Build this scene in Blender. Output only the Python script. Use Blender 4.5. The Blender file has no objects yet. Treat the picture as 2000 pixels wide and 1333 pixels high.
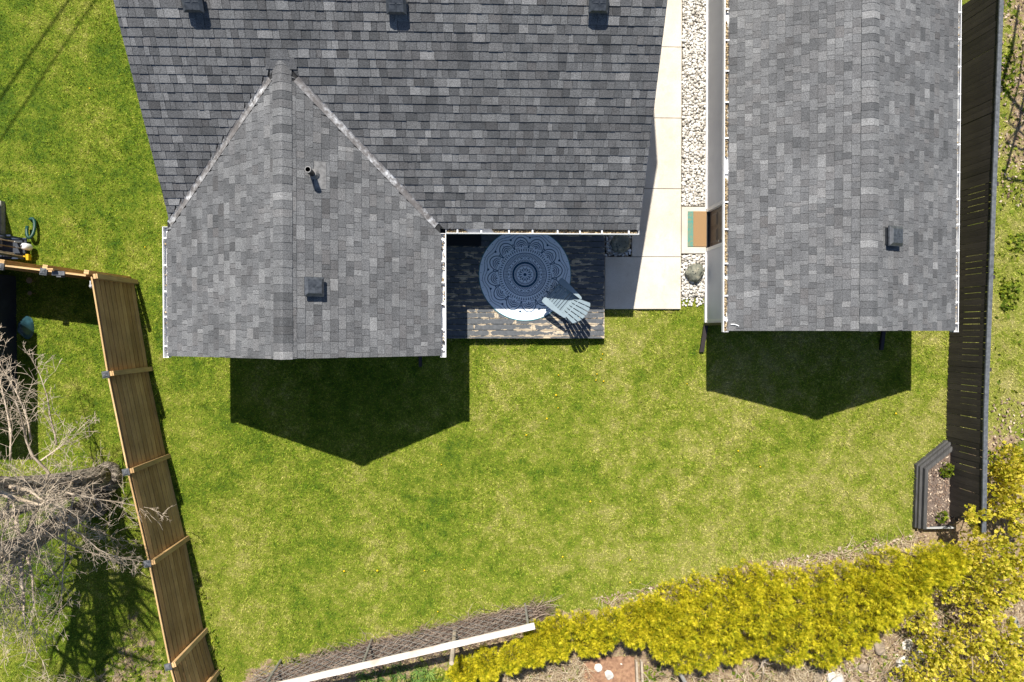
import bpy, bmesh, math, random
import numpy as np
from mathutils import Vector, Matrix

random.seed(7); np.random.seed(7)
S = bpy.context.scene
COL = S.collection

# ------------------------------------------------------------------ camera
CAM_H, F_PX = 18.0, 1346.86
RX, RY = -0.0148, -0.0391
cam = bpy.data.cameras.new('camera'); camo = bpy.data.objects.new('camera', cam); COL.objects.link(camo)
cam.sensor_width = 36.0; cam.lens = F_PX/2000*36.0
cam.clip_start = 0.1; cam.clip_end = 500
camo.location = (0, 0, CAM_H); camo.rotation_euler = (RX, RY, 0)
S.camera = camo

# ------------------------------------------------------------------ light
SUN = Vector((0.1684, -0.6567, -1.0)).normalized()          # direction the light travels
w = bpy.data.worlds.new('World'); S.world = w; w.use_nodes = True
nt = w.node_tree; nt.nodes.clear()
sky = nt.nodes.new('ShaderNodeTexSky'); sky.sky_type = 'NISHITA'; sky.sun_disc = False
sky.ozone_density = 5.0; sky.sun_elevation = math.asin(-SUN.z); sky.sun_rotation = math.atan2(-SUN.x, -SUN.y)
bg = nt.nodes.new('ShaderNodeBackground'); bg.inputs['Strength'].default_value = 0.070
wo = nt.nodes.new('ShaderNodeOutputWorld')
nt.links.new(sky.outputs[0], bg.inputs[0]); nt.links.new(bg.outputs[0], wo.inputs[0])
sl = bpy.data.lights.new('sun', 'SUN'); sl.energy = 5.0; sl.angle = math.radians(0.5); sl.color = (1.0, 0.95, 0.86)
so = bpy.data.objects.new('sun', sl); COL.objects.link(so)
so.rotation_euler = SUN.to_track_quat('-Z', 'Y').to_euler(); so.location = (-3, 12, 20)
S.view_settings.view_transform = 'Standard'; S.view_settings.look = 'None'
S.view_settings.gamma = 1.0; S.view_settings.exposure = 0.72; S.view_settings.use_curve_mapping = False
S.cycles.max_bounces = 6; S.cycles.diffuse_bounces = 3

# ------------------------------------------------------------------ measuring: photo pixel -> real place
CR = Matrix.Rotation(RY, 3, 'Y') @ Matrix.Rotation(RX, 3, 'X')
CO = Vector((0, 0, CAM_H))
def ray(px, py): return CR @ Vector(((px-1000)/F_PX, -(py-666.5)/F_PX, -1.0))
def at(px, py, z=0.0):
    d = ray(px, py); t = (z-CAM_H)/d.z; return CO + d*t
def at_x(px, py, x):
    d = ray(px, py); return CO + d*(x/d.x)
def proj(P):
    v = CR.transposed() @ (Vector(P)-CO); return (1000+F_PX*v.x/-v.z, 666.5-F_PX*v.y/-v.z)
def proj_np(P):
    v = (P-np.array(CO)) @ np.array(CR); return np.stack([1000+F_PX*v[:, 0]/-v[:, 2], 666.5-F_PX*v[:, 1]/-v[:, 2]], 1)

# ------------------------------------------------------------------ materials
class NT:
    def __init__(s, name):
        s.m = bpy.data.materials.new(name); s.m.use_nodes = True
        s.t = s.m.node_tree; s.n = s.t.nodes; s.b = s.n['Principled BSDF']; s.out = s.n['Material Output']
    def new(s, k, **kw):
        n = s.n.new(k)
        for a, v in kw.items(): setattr(n, a, v)
        return n
    def link(s, a, b): s.t.links.new(a, b)
    def pos(s):
        return s.new('ShaderNodeNewGeometry').outputs['Position']
    def mapping(s, vec, scale=(1, 1, 1), rot=(0, 0, 0)):
        m = s.new('ShaderNodeMapping'); m.inputs['Scale'].default_value = scale; m.inputs['Rotation'].default_value = rot
        s.link(vec, m.inputs['Vector']); return m.outputs[0]
    def noise(s, vec, scale, detail=3, rough=0.55, dist=0.0):
        n = s.new('ShaderNodeTexNoise'); n.inputs['Scale'].default_value = scale; n.inputs['Detail'].default_value = detail
        n.inputs['Roughness'].default_value = rough; n.inputs['Distortion'].default_value = dist
        s.link(vec, n.inputs['Vector']); return n.outputs['Fac']
    def ramp(s, fac, stops, interp='LINEAR'):
        r = s.new('ShaderNodeValToRGB'); cr = r.color_ramp; cr.interpolation = interp
        while len(cr.elements) < len(stops): cr.elements.new(0.5)
        for e, (p, c) in zip(cr.elements, stops):
            e.position = p; e.color = (*c, 1) if not isinstance(c, (int, float)) else (c, c, c, 1)
        s.link(fac, r.inputs[0]); return r.outputs[0]
    def mix(s, fac, a, b, mode='MIX'):
        m = s.new('ShaderNodeMix', data_type='RGBA', blend_type=mode)
        for sock, v in ((m.inputs[0], fac), (m.inputs[6], a), (m.inputs[7], b)):
            if hasattr(v, 'links'): s.link(v, sock)
            elif isinstance(v, tuple): sock.default_value = (*v, 1)
            else: sock.default_value = v
        return m.outputs[2]
    def math(s, op, a, b=0.0):
        m = s.new('ShaderNodeMath', operation=op)
        for sock, v in ((m.inputs[0], a), (m.inputs[1], b)):
            if hasattr(v, 'links'): s.link(v, sock)
            else: sock.default_value = v
        return m.outputs[0]
    def attr(s, name, out='Fac'):
        a = s.new('ShaderNodeAttribute'); a.attribute_name = name; return a.outputs[out]
    def bump(s, h, strength=0.3, dist=0.01):
        b = s.new('ShaderNodeBump'); b.inputs['Strength'].default_value = strength; b.inputs['Distance'].default_value = dist
        s.link(h, b.inputs['Height']); s.link(b.outputs[0], s.b.inputs['Normal'])
    def done(s, color, rough=0.8, metallic=0.0, spec=0.3):
        if hasattr(color, 'links'): s.link(color, s.b.inputs['Base Color'])
        else: s.b.inputs['Base Color'].default_value = (*color, 1)
        s.b.inputs['Roughness'].default_value = rough; s.b.inputs['Metallic'].default_value = metallic
        s.b.inputs['Specular IOR Level'].default_value = spec
        return s.m

def simple(name, c1, c2=None, scale=8.0, rough=0.7, metallic=0.0, bump=0.2, detail=4, spec=0.3, stretch=(1, 1, 1)):
    t = NT(name); c2 = c2 or tuple(x*0.8 for x in c1)
    f = t.noise(t.mapping(t.pos(), stretch), scale, detail)
    c = t.ramp(f, [(0.3, c2), (0.7, c1)])
    if bump: t.bump(f, bump, 0.004)
    return t.done(c, rough, metallic, spec)

def foliage(name, stops, trans=0.35, patch=1.2, tint=None):
    t = NT(name); p = t.pos()
    r = t.attr('rnd'); n = t.noise(p, patch, 3)
    f = t.math('ADD', t.math('MULTIPLY', r, 0.6), t.math('MULTIPLY', n, 0.5))
    c = t.ramp(f, stops)
    t.done(c, 0.75, 0, 0.15)
    tr = t.new('ShaderNodeBsdfTranslucent'); t.link(c, tr.inputs[0])
    mx = t.new('ShaderNodeMixShader'); mx.inputs[0].default_value = trans
    t.link(t.b.outputs[0], mx.inputs[1]); t.link(tr.outputs[0], mx.inputs[2]); t.link(mx.outputs[0], t.out.inputs[0])
    return t.m

def mk_shingle():
    t = NT('asphalt_shingle'); p = t.pos()
    sh = t.attr('shade'); warm = t.attr('warm')
    base = t.ramp(sh, [(0.0, (0.066, 0.068, 0.071)), (0.45, (0.110, 0.112, 0.116)), (0.75, (0.146, 0.148, 0.151)), (1.0, (0.20, 0.201, 0.203))])
    base = t.mix(t.math('MULTIPLY', warm, 0.16), base, (0.120, 0.102, 0.094))
    g = t.noise(p, 62, 2, 0.75); gf = t.ramp(g, [(0.30, 0.38), (0.70, 1.68)])
    w2 = t.mix(0.5, t.ramp(t.noise(p, 0.8, 5, 0.65), [(0.3, 0.72), (0.7, 1.25)]), t.ramp(t.noise(t.mapping(p, (1, .25, .25)), 3.5, 4, 0.7), [(0.3, 0.75), (0.7, 1.2)]))
    c = t.mix(1.0, t.mix(1.0, base, gf, 'MULTIPLY'), w2, 'MULTIPLY')
    t.bump(g, 0.5, 0.004)
    return t.done(c, 0.9, 0, 0.2)

def lawn_color(t, p):
    """green and straw mottle shared by the turf and its blades"""
    n1 = t.noise(p, 0.42, 4, 0.6, 0.3); n2 = t.noise(p, 2.6, 4, 0.65); n3 = t.noise(p, 11.0, 3, 0.7)
    f = t.math('ADD', t.math('ADD', t.math('MULTIPLY', n1, 0.58), t.math('MULTIPLY', n2, 0.62)), t.math('MULTIPLY', n3, 0.42))
    f = t.math('SUBTRACT', f, 0.305)
    sx = t.new('ShaderNodeSeparateXYZ'); t.link(p, sx.inputs[0])
    drift = t.math('MULTIPLY', t.math('ADD', sx.outputs[0], t.math('MULTIPLY', sx.outputs[1], -0.6)), 0.0055)
    return t.math('ADD', f, drift)
LAWN_STOPS = [(0.28, (0.060, 0.140, 0.008)), (0.42, (0.185, 0.272, 0.014)), (0.54, (0.325, 0.372, 0.040)), (0.68, (0.500, 0.470, 0.130)), (0.84, (0.62, 0.54, 0.24))]

def mk_ground():
    t = NT('ground_soil_and_turf'); p = t.pos()
    f = lawn_color(t, p); c = t.ramp(f, LAWN_STOPS)
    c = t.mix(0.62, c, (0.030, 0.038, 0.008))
    dirt = t.ramp(t.noise(p, 9, 5, 0.7), [(0.3, (0.11, 0.075, 0.045)), (0.5, (0.24, 0.17, 0.11)), (0.72, (0.42, 0.33, 0.23))])
    m = t.attr('dirt')
    md = t.math('ADD', m, t.math('MULTIPLY', t.math('SUBTRACT', t.noise(p, 3.2, 4, 0.7), 0.5), 1.5))
    md = t.ramp(md, [(0.42, 0.0), (0.58, 1.0)])
    c = t.mix(md, c, dirt)
    t.bump(t.noise(p, 45, 3), 0.8, 0.02)
    return t.done(c, 0.95, 0, 0.1)

def mk_blades():
    t = NT('lawn_blades'); p = t.pos()
    f = lawn_color(t, p); r = t.attr('rnd')
    f = t.math('ADD', f, t.math('MULTIPLY', t.math('SUBTRACT', r, 0.5), 0.20))
    f = t.math('ADD', f, t.math('MULTIPLY', t.attr('dry'), 0.18))
    c = t.ramp(f, LAWN_STOPS)
    c = t.mix(1.0, c, t.ramp(t.attr('tone'), [(0.0, 0.26), (0.5, 0.98), (1.0, 1.55)]), 'MULTIPLY')
    t.done(c, 0.7, 0, 0.2)
    tr = t.new('ShaderNodeBsdfTranslucent'); t.link(c, tr.inputs[0])
    mx = t.new('ShaderNodeMixShader'); mx.inputs[0].default_value = 0.3
    t.link(t.b.outputs[0], mx.inputs[1]); t.link(tr.outputs[0], mx.inputs[2]); t.link(mx.outputs[0], t.out.inputs[0])
    return t.m

def mk_deck():
    t = NT('peeling_deck_paint'); p = t.pos()
    uv = t.new('ShaderNodeUVMap'); sx = t.new('ShaderNodeSeparateXYZ'); t.link(uv.outputs[0], sx.inputs[0])
    edge = t.math('ABSOLUTE', t.math('SUBTRACT', sx.outputs[1], 0.5))          # 0 middle .. .5 edge
    end = t.math('ABSOLUTE', t.math('SUBTRACT', sx.outputs[0], 0.5))
    e = t.ramp(edge, [(0.26, 0.0), (0.5, 0.17)]); e2 = t.ramp(end, [(0.46, 0.0), (0.5, 0.22)])
    n = t.noise(t.mapping(p, (1.0, 2.6, 1.0)), 4.2, 6, 0.68)
    big = t.noise(p, 0.9, 2)
    f = t.math('ADD', t.math('ADD', n, t.math('MULTIPLY', t.math('SUBTRACT', big, 0.5), 0.5)), t.math('MAXIMUM', e, e2))
    k = t.ramp(f, [(0.618, 0.0), (0.634, 1.0)])
    gr = t.noise(t.mapping(p, (2.0, 40.0, 2.0)), 3.0, 4)
    wood = t.ramp(gr, [(0.3, (0.32, 0.25, 0.17)), (0.7, (0.58, 0.49, 0.36))])
    pn = t.noise(p, 14, 4); paint = t.ramp(pn, [(0.3, (0.062, 0.068, 0.075)), (0.75, (0.110, 0.116, 0.124))])
    c = t.mix(k, paint, wood); t.bump(t.math('ADD', t.math('MULTIPLY', k, -0.6), gr), 0.3, 0.003)
    return t.done(c, 0.6, 0, 0.3)

def mk_wood(name, dark, light, axis=(0, 0, 1), rough=0.75):
    t = NT(name); tc = t.new('ShaderNodeTexCoord').outputs['Object']; oi = t.new('ShaderNodeObjectInfo').outputs['Random']
    g = t.noise(t.mapping(tc, tuple(1.2 if a else 22 for a in axis)), 2.2, 5, 0.6, 0.4)
    f = t.math('ADD', g, t.math('MULTIPLY', t.math('SUBTRACT', oi, 0.5), 0.28))
    c = t.ramp(f, [(0.25, dark), (0.75, light)])
    st = t.ramp(t.noise(t.pos(), 1.6, 3), [(0.35, 0.8), (0.7, 1.1)])
    c = t.mix(1.0, c, st, 'MULTIPLY'); t.bump(g, 0.35, 0.004)
    return t.done(c, rough, 0, 0.25)

def mk_concrete():
    t = NT('broom_finished_concrete'); p = t.pos()
    a = t.noise(p, 1.3, 5, 0.65); b = t.noise(p, 60, 3, 0.7); s = t.noise(t.mapping(p, (1, .35, 1)), 2.3, 5, 0.7)
    c = t.ramp(a, [(0.3, (0.50, 0.445, 0.365)), (0.7, (0.60, 0.555, 0.485))])
    c = t.mix(t.ramp(s, [(0.5, 0.0), (0.75, 0.45)]), c, (0.66, 0.63, 0.56))
    c = t.mix(t.ramp(t.noise(p, 3.1, 6, 0.75, 0.6), [(0.55, 0.0), (0.72, 0.55)]), c, (0.40, 0.345, 0.27))
    c = t.mix(1.0, c, t.ramp(b, [(0.3, 0.84), (0.7, 1.1)]), 'MULTIPLY')
    t.bump(b, 0.25, 0.003)
    return t.done(c, 0.85, 0, 0.25)

def mk_flashing():
    t = NT('weathered_valley_metal'); p = t.pos()
    a = t.noise(p, 9.0, 4, 0.7); b = t.noise(p, 1.1, 2)
    c = t.ramp(a, [(0.32, (0.12, 0.11, 0.105)), (0.46, (0.24, 0.225, 0.215)), (0.57, (0.46, 0.455, 0.45)), (0.70, (0.80, 0.80, 0.81))])
    c = t.mix(t.ramp(b, [(0.40, 0.0), (0.58, 0.85)]), c, (0.155, 0.14, 0.13))
    return t.done(c, 0.45, 0.3, 0.5)

def mk_stone(name, stops, scale=6):
    t = NT(name); r = t.attr('rnd'); n = t.noise(t.pos(), scale, 4, 0.65)
    f = t.math('ADD', t.math('MULTIPLY', r, 0.65), t.math('MULTIPLY', n, 0.4))
    c = t.ramp(f, stops); t.bump(n, 0.4, 0.01)
    return t.done(c, 0.85, 0, 0.25)

def mk_boulder():
    t = NT('pitted_boulder'); p = t.pos()
    v = t.new('ShaderNodeTexVoronoi'); v.inputs['Scale'].default_value = 14; t.link(p, v.inputs['Vector'])
    pit = t.ramp(v.outputs['Distance'], [(0.12, 0.0), (0.3, 1.0)])
    n = t.noise(p, 7, 5, 0.7)
    c = t.ramp(n, [(0.3, (0.08, 0.09, 0.075)), (0.55, (0.20, 0.20, 0.16)), (0.75, (0.42, 0.37, 0.27))])
    c = t.mix(pit, (0.035, 0.045, 0.045), c); t.bump(pit, 0.8, 0.02)
    return t.done(c, 0.85, 0, 0.25)

def mk_bark():
    t = NT('furrowed_bark'); p = t.pos()
    n = t.noise(t.mapping(t.new('ShaderNodeUVMap').outputs[0], (9, 2.2, 1)), 3.0, 5, 0.65, 0.5)
    c = t.ramp(n, [(0.36, (0.07, 0.058, 0.048)), (0.50, (0.30, 0.255, 0.205)), (0.66, (0.54, 0.47, 0.38))])
    t.bump(n, 1.0, 0.05)
    return t.done(c, 0.95, 0, 0.1)

M = {}
M['shingle'] = mk_shingle(); M['ground'] = mk_ground(); M['blades'] = mk_blades(); M['deck'] = mk_deck()
M['concrete'] = mk_concrete(); M['flashing'] = mk_flashing(); M['boulder'] = mk_boulder(); M['bark'] = mk_bark()
M['twig'] = simple('pale_twig', (0.58, 0.48, 0.37), (0.30, 0.235, 0.165), 5, 0.9, bump=0)
M['white_metal'] = simple('white_painted_metal', (0.80, 0.80, 0.80), (0.70, 0.70, 0.70), 3, 0.4, spec=0.5, bump=0)
M['grey_metal'] = simple('galvanised_metal', (0.62, 0.62, 0.61), (0.45, 0.45, 0.45), 9, 0.4, 0.3, bump=0)
M['vinyl'] = simple('grey_white_vinyl_siding', (0.66, 0.66, 0.67), (0.60, 0.60, 0.615), 2, 0.55, bump=0)
M['white_trim'] = simple('white_trim', (0.80, 0.79, 0.77), (0.72, 0.71, 0.69), 4, 0.55, bump=0)
M['tar'] = simple('roof_underlay', (0.03, 0.03, 0.032), (0.02, 0.02, 0.02), 6, 0.9)
M['black_plastic'] = simple('black_vent_plastic', (0.030, 0.034, 0.040), (0.018, 0.020, 0.023), 12, 0.35, bump=0.1, spec=0.5)
M['weathered_black'] = simple('sun_faded_black', (0.145, 0.15, 0.158), (0.06, 0.064, 0.07), 16, 0.4, bump=0.1, spec=0.5)
M['vent_lid'] = simple('dark_vent_lid', (0.070, 0.078, 0.090), (0.026, 0.030, 0.036), 15, 0.4, bump=0.1, spec=0.5)
M['pipe_black'] = simple('black_pipe', (0.02, 0.02, 0.02), None, 9, 0.5)
M['rubber'] = simple('grey_pipe_flashing', (0.25, 0.245, 0.24), (0.12, 0.118, 0.116), 14, 0.5, 0.1)
M['downspout'] = simple('dark_brown_downspout', (0.035, 0.028, 0.028), None, 8, 0.5)
M['debris'] = mk_stone('gutter_leaf_debris', [(0.2, (0.09, 0.06, 0.035)), (0.5, (0.30, 0.22, 0.12)), (0.8, (0.55, 0.44, 0.28))], 30)
M['gravel'] = mk_stone('river_stone', [(0.2, (0.30, 0.27, 0.23)), (0.45, (0.55, 0.52, 0.47)), (0.8, (0.74, 0.72, 0.68))])
M['gravel_bed'] = simple('gravel_bed_soil', (0.22, 0.19, 0.15), (0.09, 0.08, 0.06), 30, 0.95)
M['white_rock'] = simple('pale_limestone', (0.72, 0.69, 0.63), (0.45, 0.41, 0.36), 5, 0.9)
M['brown_rock'] = simple('brown_rock', (0.36, 0.29, 0.22), (0.18, 0.14, 0.10), 5, 0.9)
M['cedar_wood'] = mk_wood('cedar_fence_board', (0.31, 0.168, 0.068), (0.62, 0.385, 0.180), (0, 1, 0))
M['cedar_post'] = mk_wood('cedar_fence_post', (0.42, 0.26, 0.11), (0.66, 0.44, 0.22), (0, 0, 1))
M['dark_wood'] = mk_wood('dark_stained_board', (0.030, 0.025, 0.022), (0.060, 0.050, 0.043), (0, 0, 1))
M['dark_rail'] = simple('worn_dark_rail', (0.13, 0.14, 0.15), (0.055, 0.060, 0.068), 11, 0.6, detail=6)
M['timber'] = mk_wood('grey_black_timber', (0.028, 0.028, 0.030), (0.105, 0.102, 0.098), (0, 1, 0))
M['mulch'] = simple('mulch_soil', (0.20, 0.15, 0.12), (0.06, 0.045, 0.036), 24, 0.95, detail=5)
M['chip'] = mk_stone('bark_chip', [(0.2, (0.10, 0.06, 0.045)), (0.5, (0.25, 0.17, 0.12)), (0.8, (0.52, 0.42, 0.32))])
M['chair'] = simple('pale_blue_grey_resin', (0.225, 0.285, 0.325), (0.19, 0.245, 0.28), 7, 0.5, bump=0.05)
M['rug'] = simple('white_woven_rug', (0.80, 0.84, 0.88), (0.70, 0.76, 0.82), 60, 0.9)
M['rug_print'] = simple('navy_rug_print', (0.02, 0.075, 0.15), None, 40, 0.9)
M['rug_edge'] = simple('teal_rug_binding', (0.05, 0.22, 0.25), None, 40, 0.9)
M['coir'] = simple('coir_mat', (0.36, 0.225, 0.115), (0.22, 0.13, 0.06), 60, 0.95, bump=0.6)
M['teal'] = simple('worn_teal_stripe', (0.055, 0.24, 0.22), (0.20, 0.22, 0.13), 16, 0.95)
M['black_mat'] = simple('black_rubber_mat', (0.018, 0.018, 0.02), None, 40, 0.9)
M['door'] = simple('bronze_brown_door', (0.115, 0.095, 0.08), (0.09, 0.075, 0.065), 5, 0.5)
M['dark_frame'] = simple('dark_frame', (0.05, 0.05, 0.055), None, 5, 0.5)
M['cedar_leaf'] = foliage('golden_cedar_leaf', [(0.18, (0.07, 0.13, 0.008)), (0.40, (0.36, 0.36, 0.012)), (0.60, (0.68, 0.61, 0.022)), (0.85, (0.90, 0.78, 0.060))], 0.35, 3.2)
M['maple_leaf'] = foliage('yellow_green_leaf', [(0.12, (0.17, 0.24, 0.012)), (0.42, (0.56, 0.52, 0.03)), (0.8, (0.88, 0.76, 0.13))], 0.4)
M['green_leaf'] = foliage('fresh_green_leaf', [(0.15, (0.05, 0.10, 0.010)), (0.5, (0.15, 0.22, 0.02)), (0.85, (0.32, 0.36, 0.03))], 0.35)
M['lily_leaf'] = foliage('bluish_green_blade', [(0.15, (0.04, 0.11, 0.025)), (0.5, (0.12, 0.22, 0.05)), (0.85, (0.26, 0.36, 0.08))], 0.3)
M['straw'] = mk_stone('dry_straw', [(0.2, (0.20, 0.14, 0.08)), (0.5, (0.42, 0.33, 0.21)), (0.85, (0.62, 0.53, 0.38))])
M['brush'] = mk_stone('dead_brush', [(0.2, (0.05, 0.035, 0.027)), (0.5, (0.15, 0.105, 0.08)), (0.85, (0.38, 0.30, 0.235))])
M['dandelion'] = simple('dandelion_yellow', (0.72, 0.52, 0.01), (0.60, 0.40, 0.01), 50, 0.8, bump=0)
M['rusty_white'] = simple('white_paint_with_rust', (0.74, 0.71, 0.66), (0.52, 0.40, 0.32), 2.6, 0.5)
M['wire'] = simple('weathered_wire', (0.42, 0.40, 0.38), (0.25, 0.23, 0.21), 9, 0.5, 0.4)
M['brown_soil'] = simple('brown_soil', (0.38, 0.22, 0.13), (0.17, 0.09, 0.055), 10, 0.95, detail=6)
M['shed_dark'] = simple('dark_blue_grey_boards', (0.040, 0.048, 0.065), (0.022, 0.027, 0.036), 4, 0.7)
M['tarp'] = simple('teal_tarp', (0.035, 0.10, 0.125), (0.012, 0.035, 0.05), 5, 0.35, spec=0.5)
M['green_plastic'] = simple('dark_green_plastic', (0.012, 0.060, 0.042), (0.007, 0.035, 0.026), 9, 0.4)
M['yellow_plastic'] = simple('yellow_plastic', (0.62, 0.38, 0.01), None, 9, 0.45)
M['handle_wood'] = simple('ash_handle', (0.45, 0.38, 0.29), (0.33, 0.27, 0.2), 7, 0.6)
M['navy'] = simple('navy_steel', (0.03, 0.045, 0.08), None, 7, 0.45)
M['stone_grey'] = simple('grey_stone', (0.30, 0.29, 0.26), (0.2, 0.19, 0.17), 8, 0.9)
def mk_glass():
    t = NT('dark_window_glass'); return t.done((0.02, 0.03, 0.045), 0.06, 0, 0.6)
M['glass'] = mk_glass()

# ------------------------------------------------------------------ mesh helpers
W = {}
def wloc(o): return W.get(o.name, Vector((0, 0, 0))) if o else Vector((0, 0, 0))
def tag(o, label=None, cat=None, group=None, kind=None):
    if label: o['label'] = label
    if cat: o['category'] = cat
    if group: o['group'] = group
    if kind: o['kind'] = kind
    return o
def empty(name, loc, label, cat, group=None):
    o = bpy.data.objects.new(name, None); COL.objects.link(o); o.location = loc; o.empty_display_size = .3
    W[o.name] = Vector(loc); return tag(o, label, cat, group)
def link(o, parent, c):
    COL.objects.link(o); o.parent = parent; o.location = Vector(c)-wloc(parent); W[o.name] = Vector(c); return o

class MB:
    def __init__(s): s.v = []; s.f = []; s.uv = []; s.att = {}
    def add(s, verts, faces, uvs=None, **att):
        n = len(s.v); s.v += [Vector(p) for p in verts]; s.f += [tuple(i+n for i in f) for f in faces]
        if uvs: s.uv += uvs
        for k, val in att.items(): s.att.setdefault(k, []).extend([val]*len(verts))
        return s
    def hexa(s, p, uvs=None, **att):        # p: 4 bottom then 4 top, counter-clockwise
        fs = [(3, 2, 1, 0), (4, 5, 6, 7), (0, 1, 5, 4), (1, 2, 6, 5), (2, 3, 7, 6), (3, 0, 4, 7)]
        return s.add(p, fs, uvs, **att)
    def box(s, a, b, **att):
        (x0, y0, z0), (x1, y1, z1) = a, b
        return s.hexa([(x0, y0, z0), (x1, y0, z0), (x1, y1, z0), (x0, y1, z0), (x0, y0, z1), (x1, y0, z1), (x1, y1, z1), (x0, y1, z1)], **att)
    def obox(s, o, ax, ay, az, **att):      # oriented: origin corner and three edge vectors
        o, ax, ay, az = map(Vector, (o, ax, ay, az))
        return s.hexa([o, o+ax, o+ax+ay, o+ay, o+az, o+ax+az, o+ax+ay+az, o+ay+az], **att)
    def prism(s, poly, z0, z1):
        n = len(poly)
        if sum(poly[i][0]*poly[(i+1) % n][1]-poly[(i+1) % n][0]*poly[i][1] for i in range(n)) < 0: poly = poly[::-1]
        vs = [(p[0], p[1], z0) for p in poly]+[(p[0], p[1], z1) for p in poly]
        fs = [tuple(reversed(range(n))), tuple(range(n, 2*n))]+[(i, (i+1) % n, n+(i+1) % n, n+i) for i in range(n)]
        return s.add(vs, fs)
    def extr(s, poly, d):                   # planar polygon (3d) pushed along d
        n = len(poly); d = Vector(d); vs = [Vector(p) for p in poly]; vs += [p+d for p in vs]
        fs = [tuple(reversed(range(n))), tuple(range(n, 2*n))]+[(i, (i+1) % n, n+(i+1) % n, n+i) for i in range(n)]
        return s.add(vs, fs)
    def tube(s, pts, rad, k=6, uv=False, cap=True, **att):
        pts = [Vector(p) for p in pts]; n = len(pts)
        if isinstance(rad, (int, float)): rad = [rad]*n
        vs = []; up = None; L = 0; Ls = []
        for i, p in enumerate(pts):
            t = (pts[min(i+1, n-1)]-pts[max(i-1, 0)]).normalized()
            if up is None: up = t.orthogonal().normalized()
            else:
                up = (up-t*up.dot(t)); up = up.normalized() if up.length > 1e-5 else t.orthogonal().normalized()
            b = t.cross(up)
            if i: L += (p-pts[i-1]).length
            Ls.append(L)
            vs += [p+(up*math.cos(2*math.pi*j/k)+b*math.sin(2*math.pi*j/k))*rad[i] for j in range(k)]
        fs = [(i*k+j, i*k+(j+1) % k, (i+1)*k+(j+1) % k, (i+1)*k+j) for i in range(n-1) for j in range(k)]
        if cap: fs += [tuple(reversed(range(k))), tuple(range((n-1)*k, n*k))]
        uvs = None
        if uv:
            uvs = []
            for f in fs[:(n-1)*k]:
                i = f[0]//k; j = f[0] % k
                uvs += [(j/k, Ls[i]), ((j+1)/k, Ls[i]), ((j+1)/k, Ls[i+1]), (j/k, Ls[i+1])]
            if cap: uvs += [(0, 0)]*(2*k)
        return s.add(vs, fs, uvs, **att)
    def mesh(s, name, mat, c):
        me = bpy.data.meshes.new(name); me.from_pydata([p-c for p in s.v], [], s.f)
        if s.uv and len(s.uv) == len(me.loops):
            l = me.uv_layers.new(name='UVMap'); l.data.foreach_set('uv', np.array(s.uv, 'f').ravel())
        for k, a in s.att.items():
            if len(a) == len(s.v): me.attributes.new(k, 'FLOAT', 'POINT').data.foreach_set('value', np.array(a, 'f'))
        if mat: me.materials.append(mat)
        return me
    def build(s, name, mat, parent=None, smooth=False, kind=None):
        lo = Vector([min(p[i] for p in s.v) for i in range(3)]); hi = Vector([max(p[i] for p in s.v) for i in range(3)])
        c = (lo+hi)/2
        if parent is None: c.z = lo.z
        me = s.mesh(name, mat, c)
        if smooth: me.polygons.foreach_set('use_smooth', [True]*len(me.polygons))
        o = bpy.data.objects.new(name, me); link(o, parent, c)
        if kind: o['kind'] = kind
        return o

def np_mesh(name, V, T, mat, parent=None, smooth=False, kind=None, **att):
    """big triangle mesh from numpy arrays"""
    c = Vector(V.mean(0)) if parent else Vector((0, 0, 0))
    me = bpy.data.meshes.new(name); nv, nf = len(V), len(T)
    me.vertices.add(nv); me.loops.add(nf*3); me.polygons.add(nf)
    me.vertices.foreach_set('co', (V-np.array(c)).astype('f').ravel())
    me.loops.foreach_set('vertex_index', T.astype('i').ravel())
    me.polygons.foreach_set('loop_start', np.arange(nf, dtype='i')*3)
    for k, a in att.items(): me.attributes.new(k, 'FLOAT', 'POINT').data.foreach_set('value', a.astype('f'))
    if smooth: me.polygons.foreach_set('use_smooth', np.ones(nf, bool))
    me.update(calc_edges=True); me.materials.append(mat)
    o = bpy.data.objects.new(name, me); link(o, parent, c)
    if kind: o['kind'] = kind
    return o

def in_poly(x, y, poly):
    r = np.zeros(len(x), bool); n = len(poly)
    for i in range(n):
        (x0, y0), (x1, y1) = poly[i][:2], poly[(i+1) % n][:2]
        if y0 == y1: continue
        c = ((y0 > y) != (y1 > y)) & (x < (x1-x0)*(y-y0)/(y1-y0)+x0); r ^= c
    return r
def gp(*pts): return [tuple(at(px, py))[:2] for px, py in pts]        # ground polygon from pixels
def rnd(a, b): return random.uniform(a, b)

# ------------------------------------------------------------------ measured layout (metres)
H_E, H_R, H_YG = 2.756, 4.493, -0.5476            # house wing: eave, ridge, gable line
H_XL, H_XR = -6.87, -0.985                        # wing eaves
H_XM = (H_XL+H_XR)/2
H_YE, H_M = 2.27, 0.594                           # main eave line and slope
M_XL, M_XR = -6.80, 3.424                         # main rakes
M_YR = 8.6; M_ZR = H_E+H_M*(M_YR-H_YE)            # main ridge, beyond the frame
G_E, G_R, G_YG = 2.443, 3.577, 0.0
G_XL, G_XR = 5.575, 10.86; G_XM = (G_XL+G_XR)/2
G_YN = 10.2
G_WX = at(1379, 630).x; G_WS = 0.24               # garage west wall plane, south wall plane
G_WE = 2*G_XM-G_WX
DECK_Z = 0.29
FENCE_Z = 1.86

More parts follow.
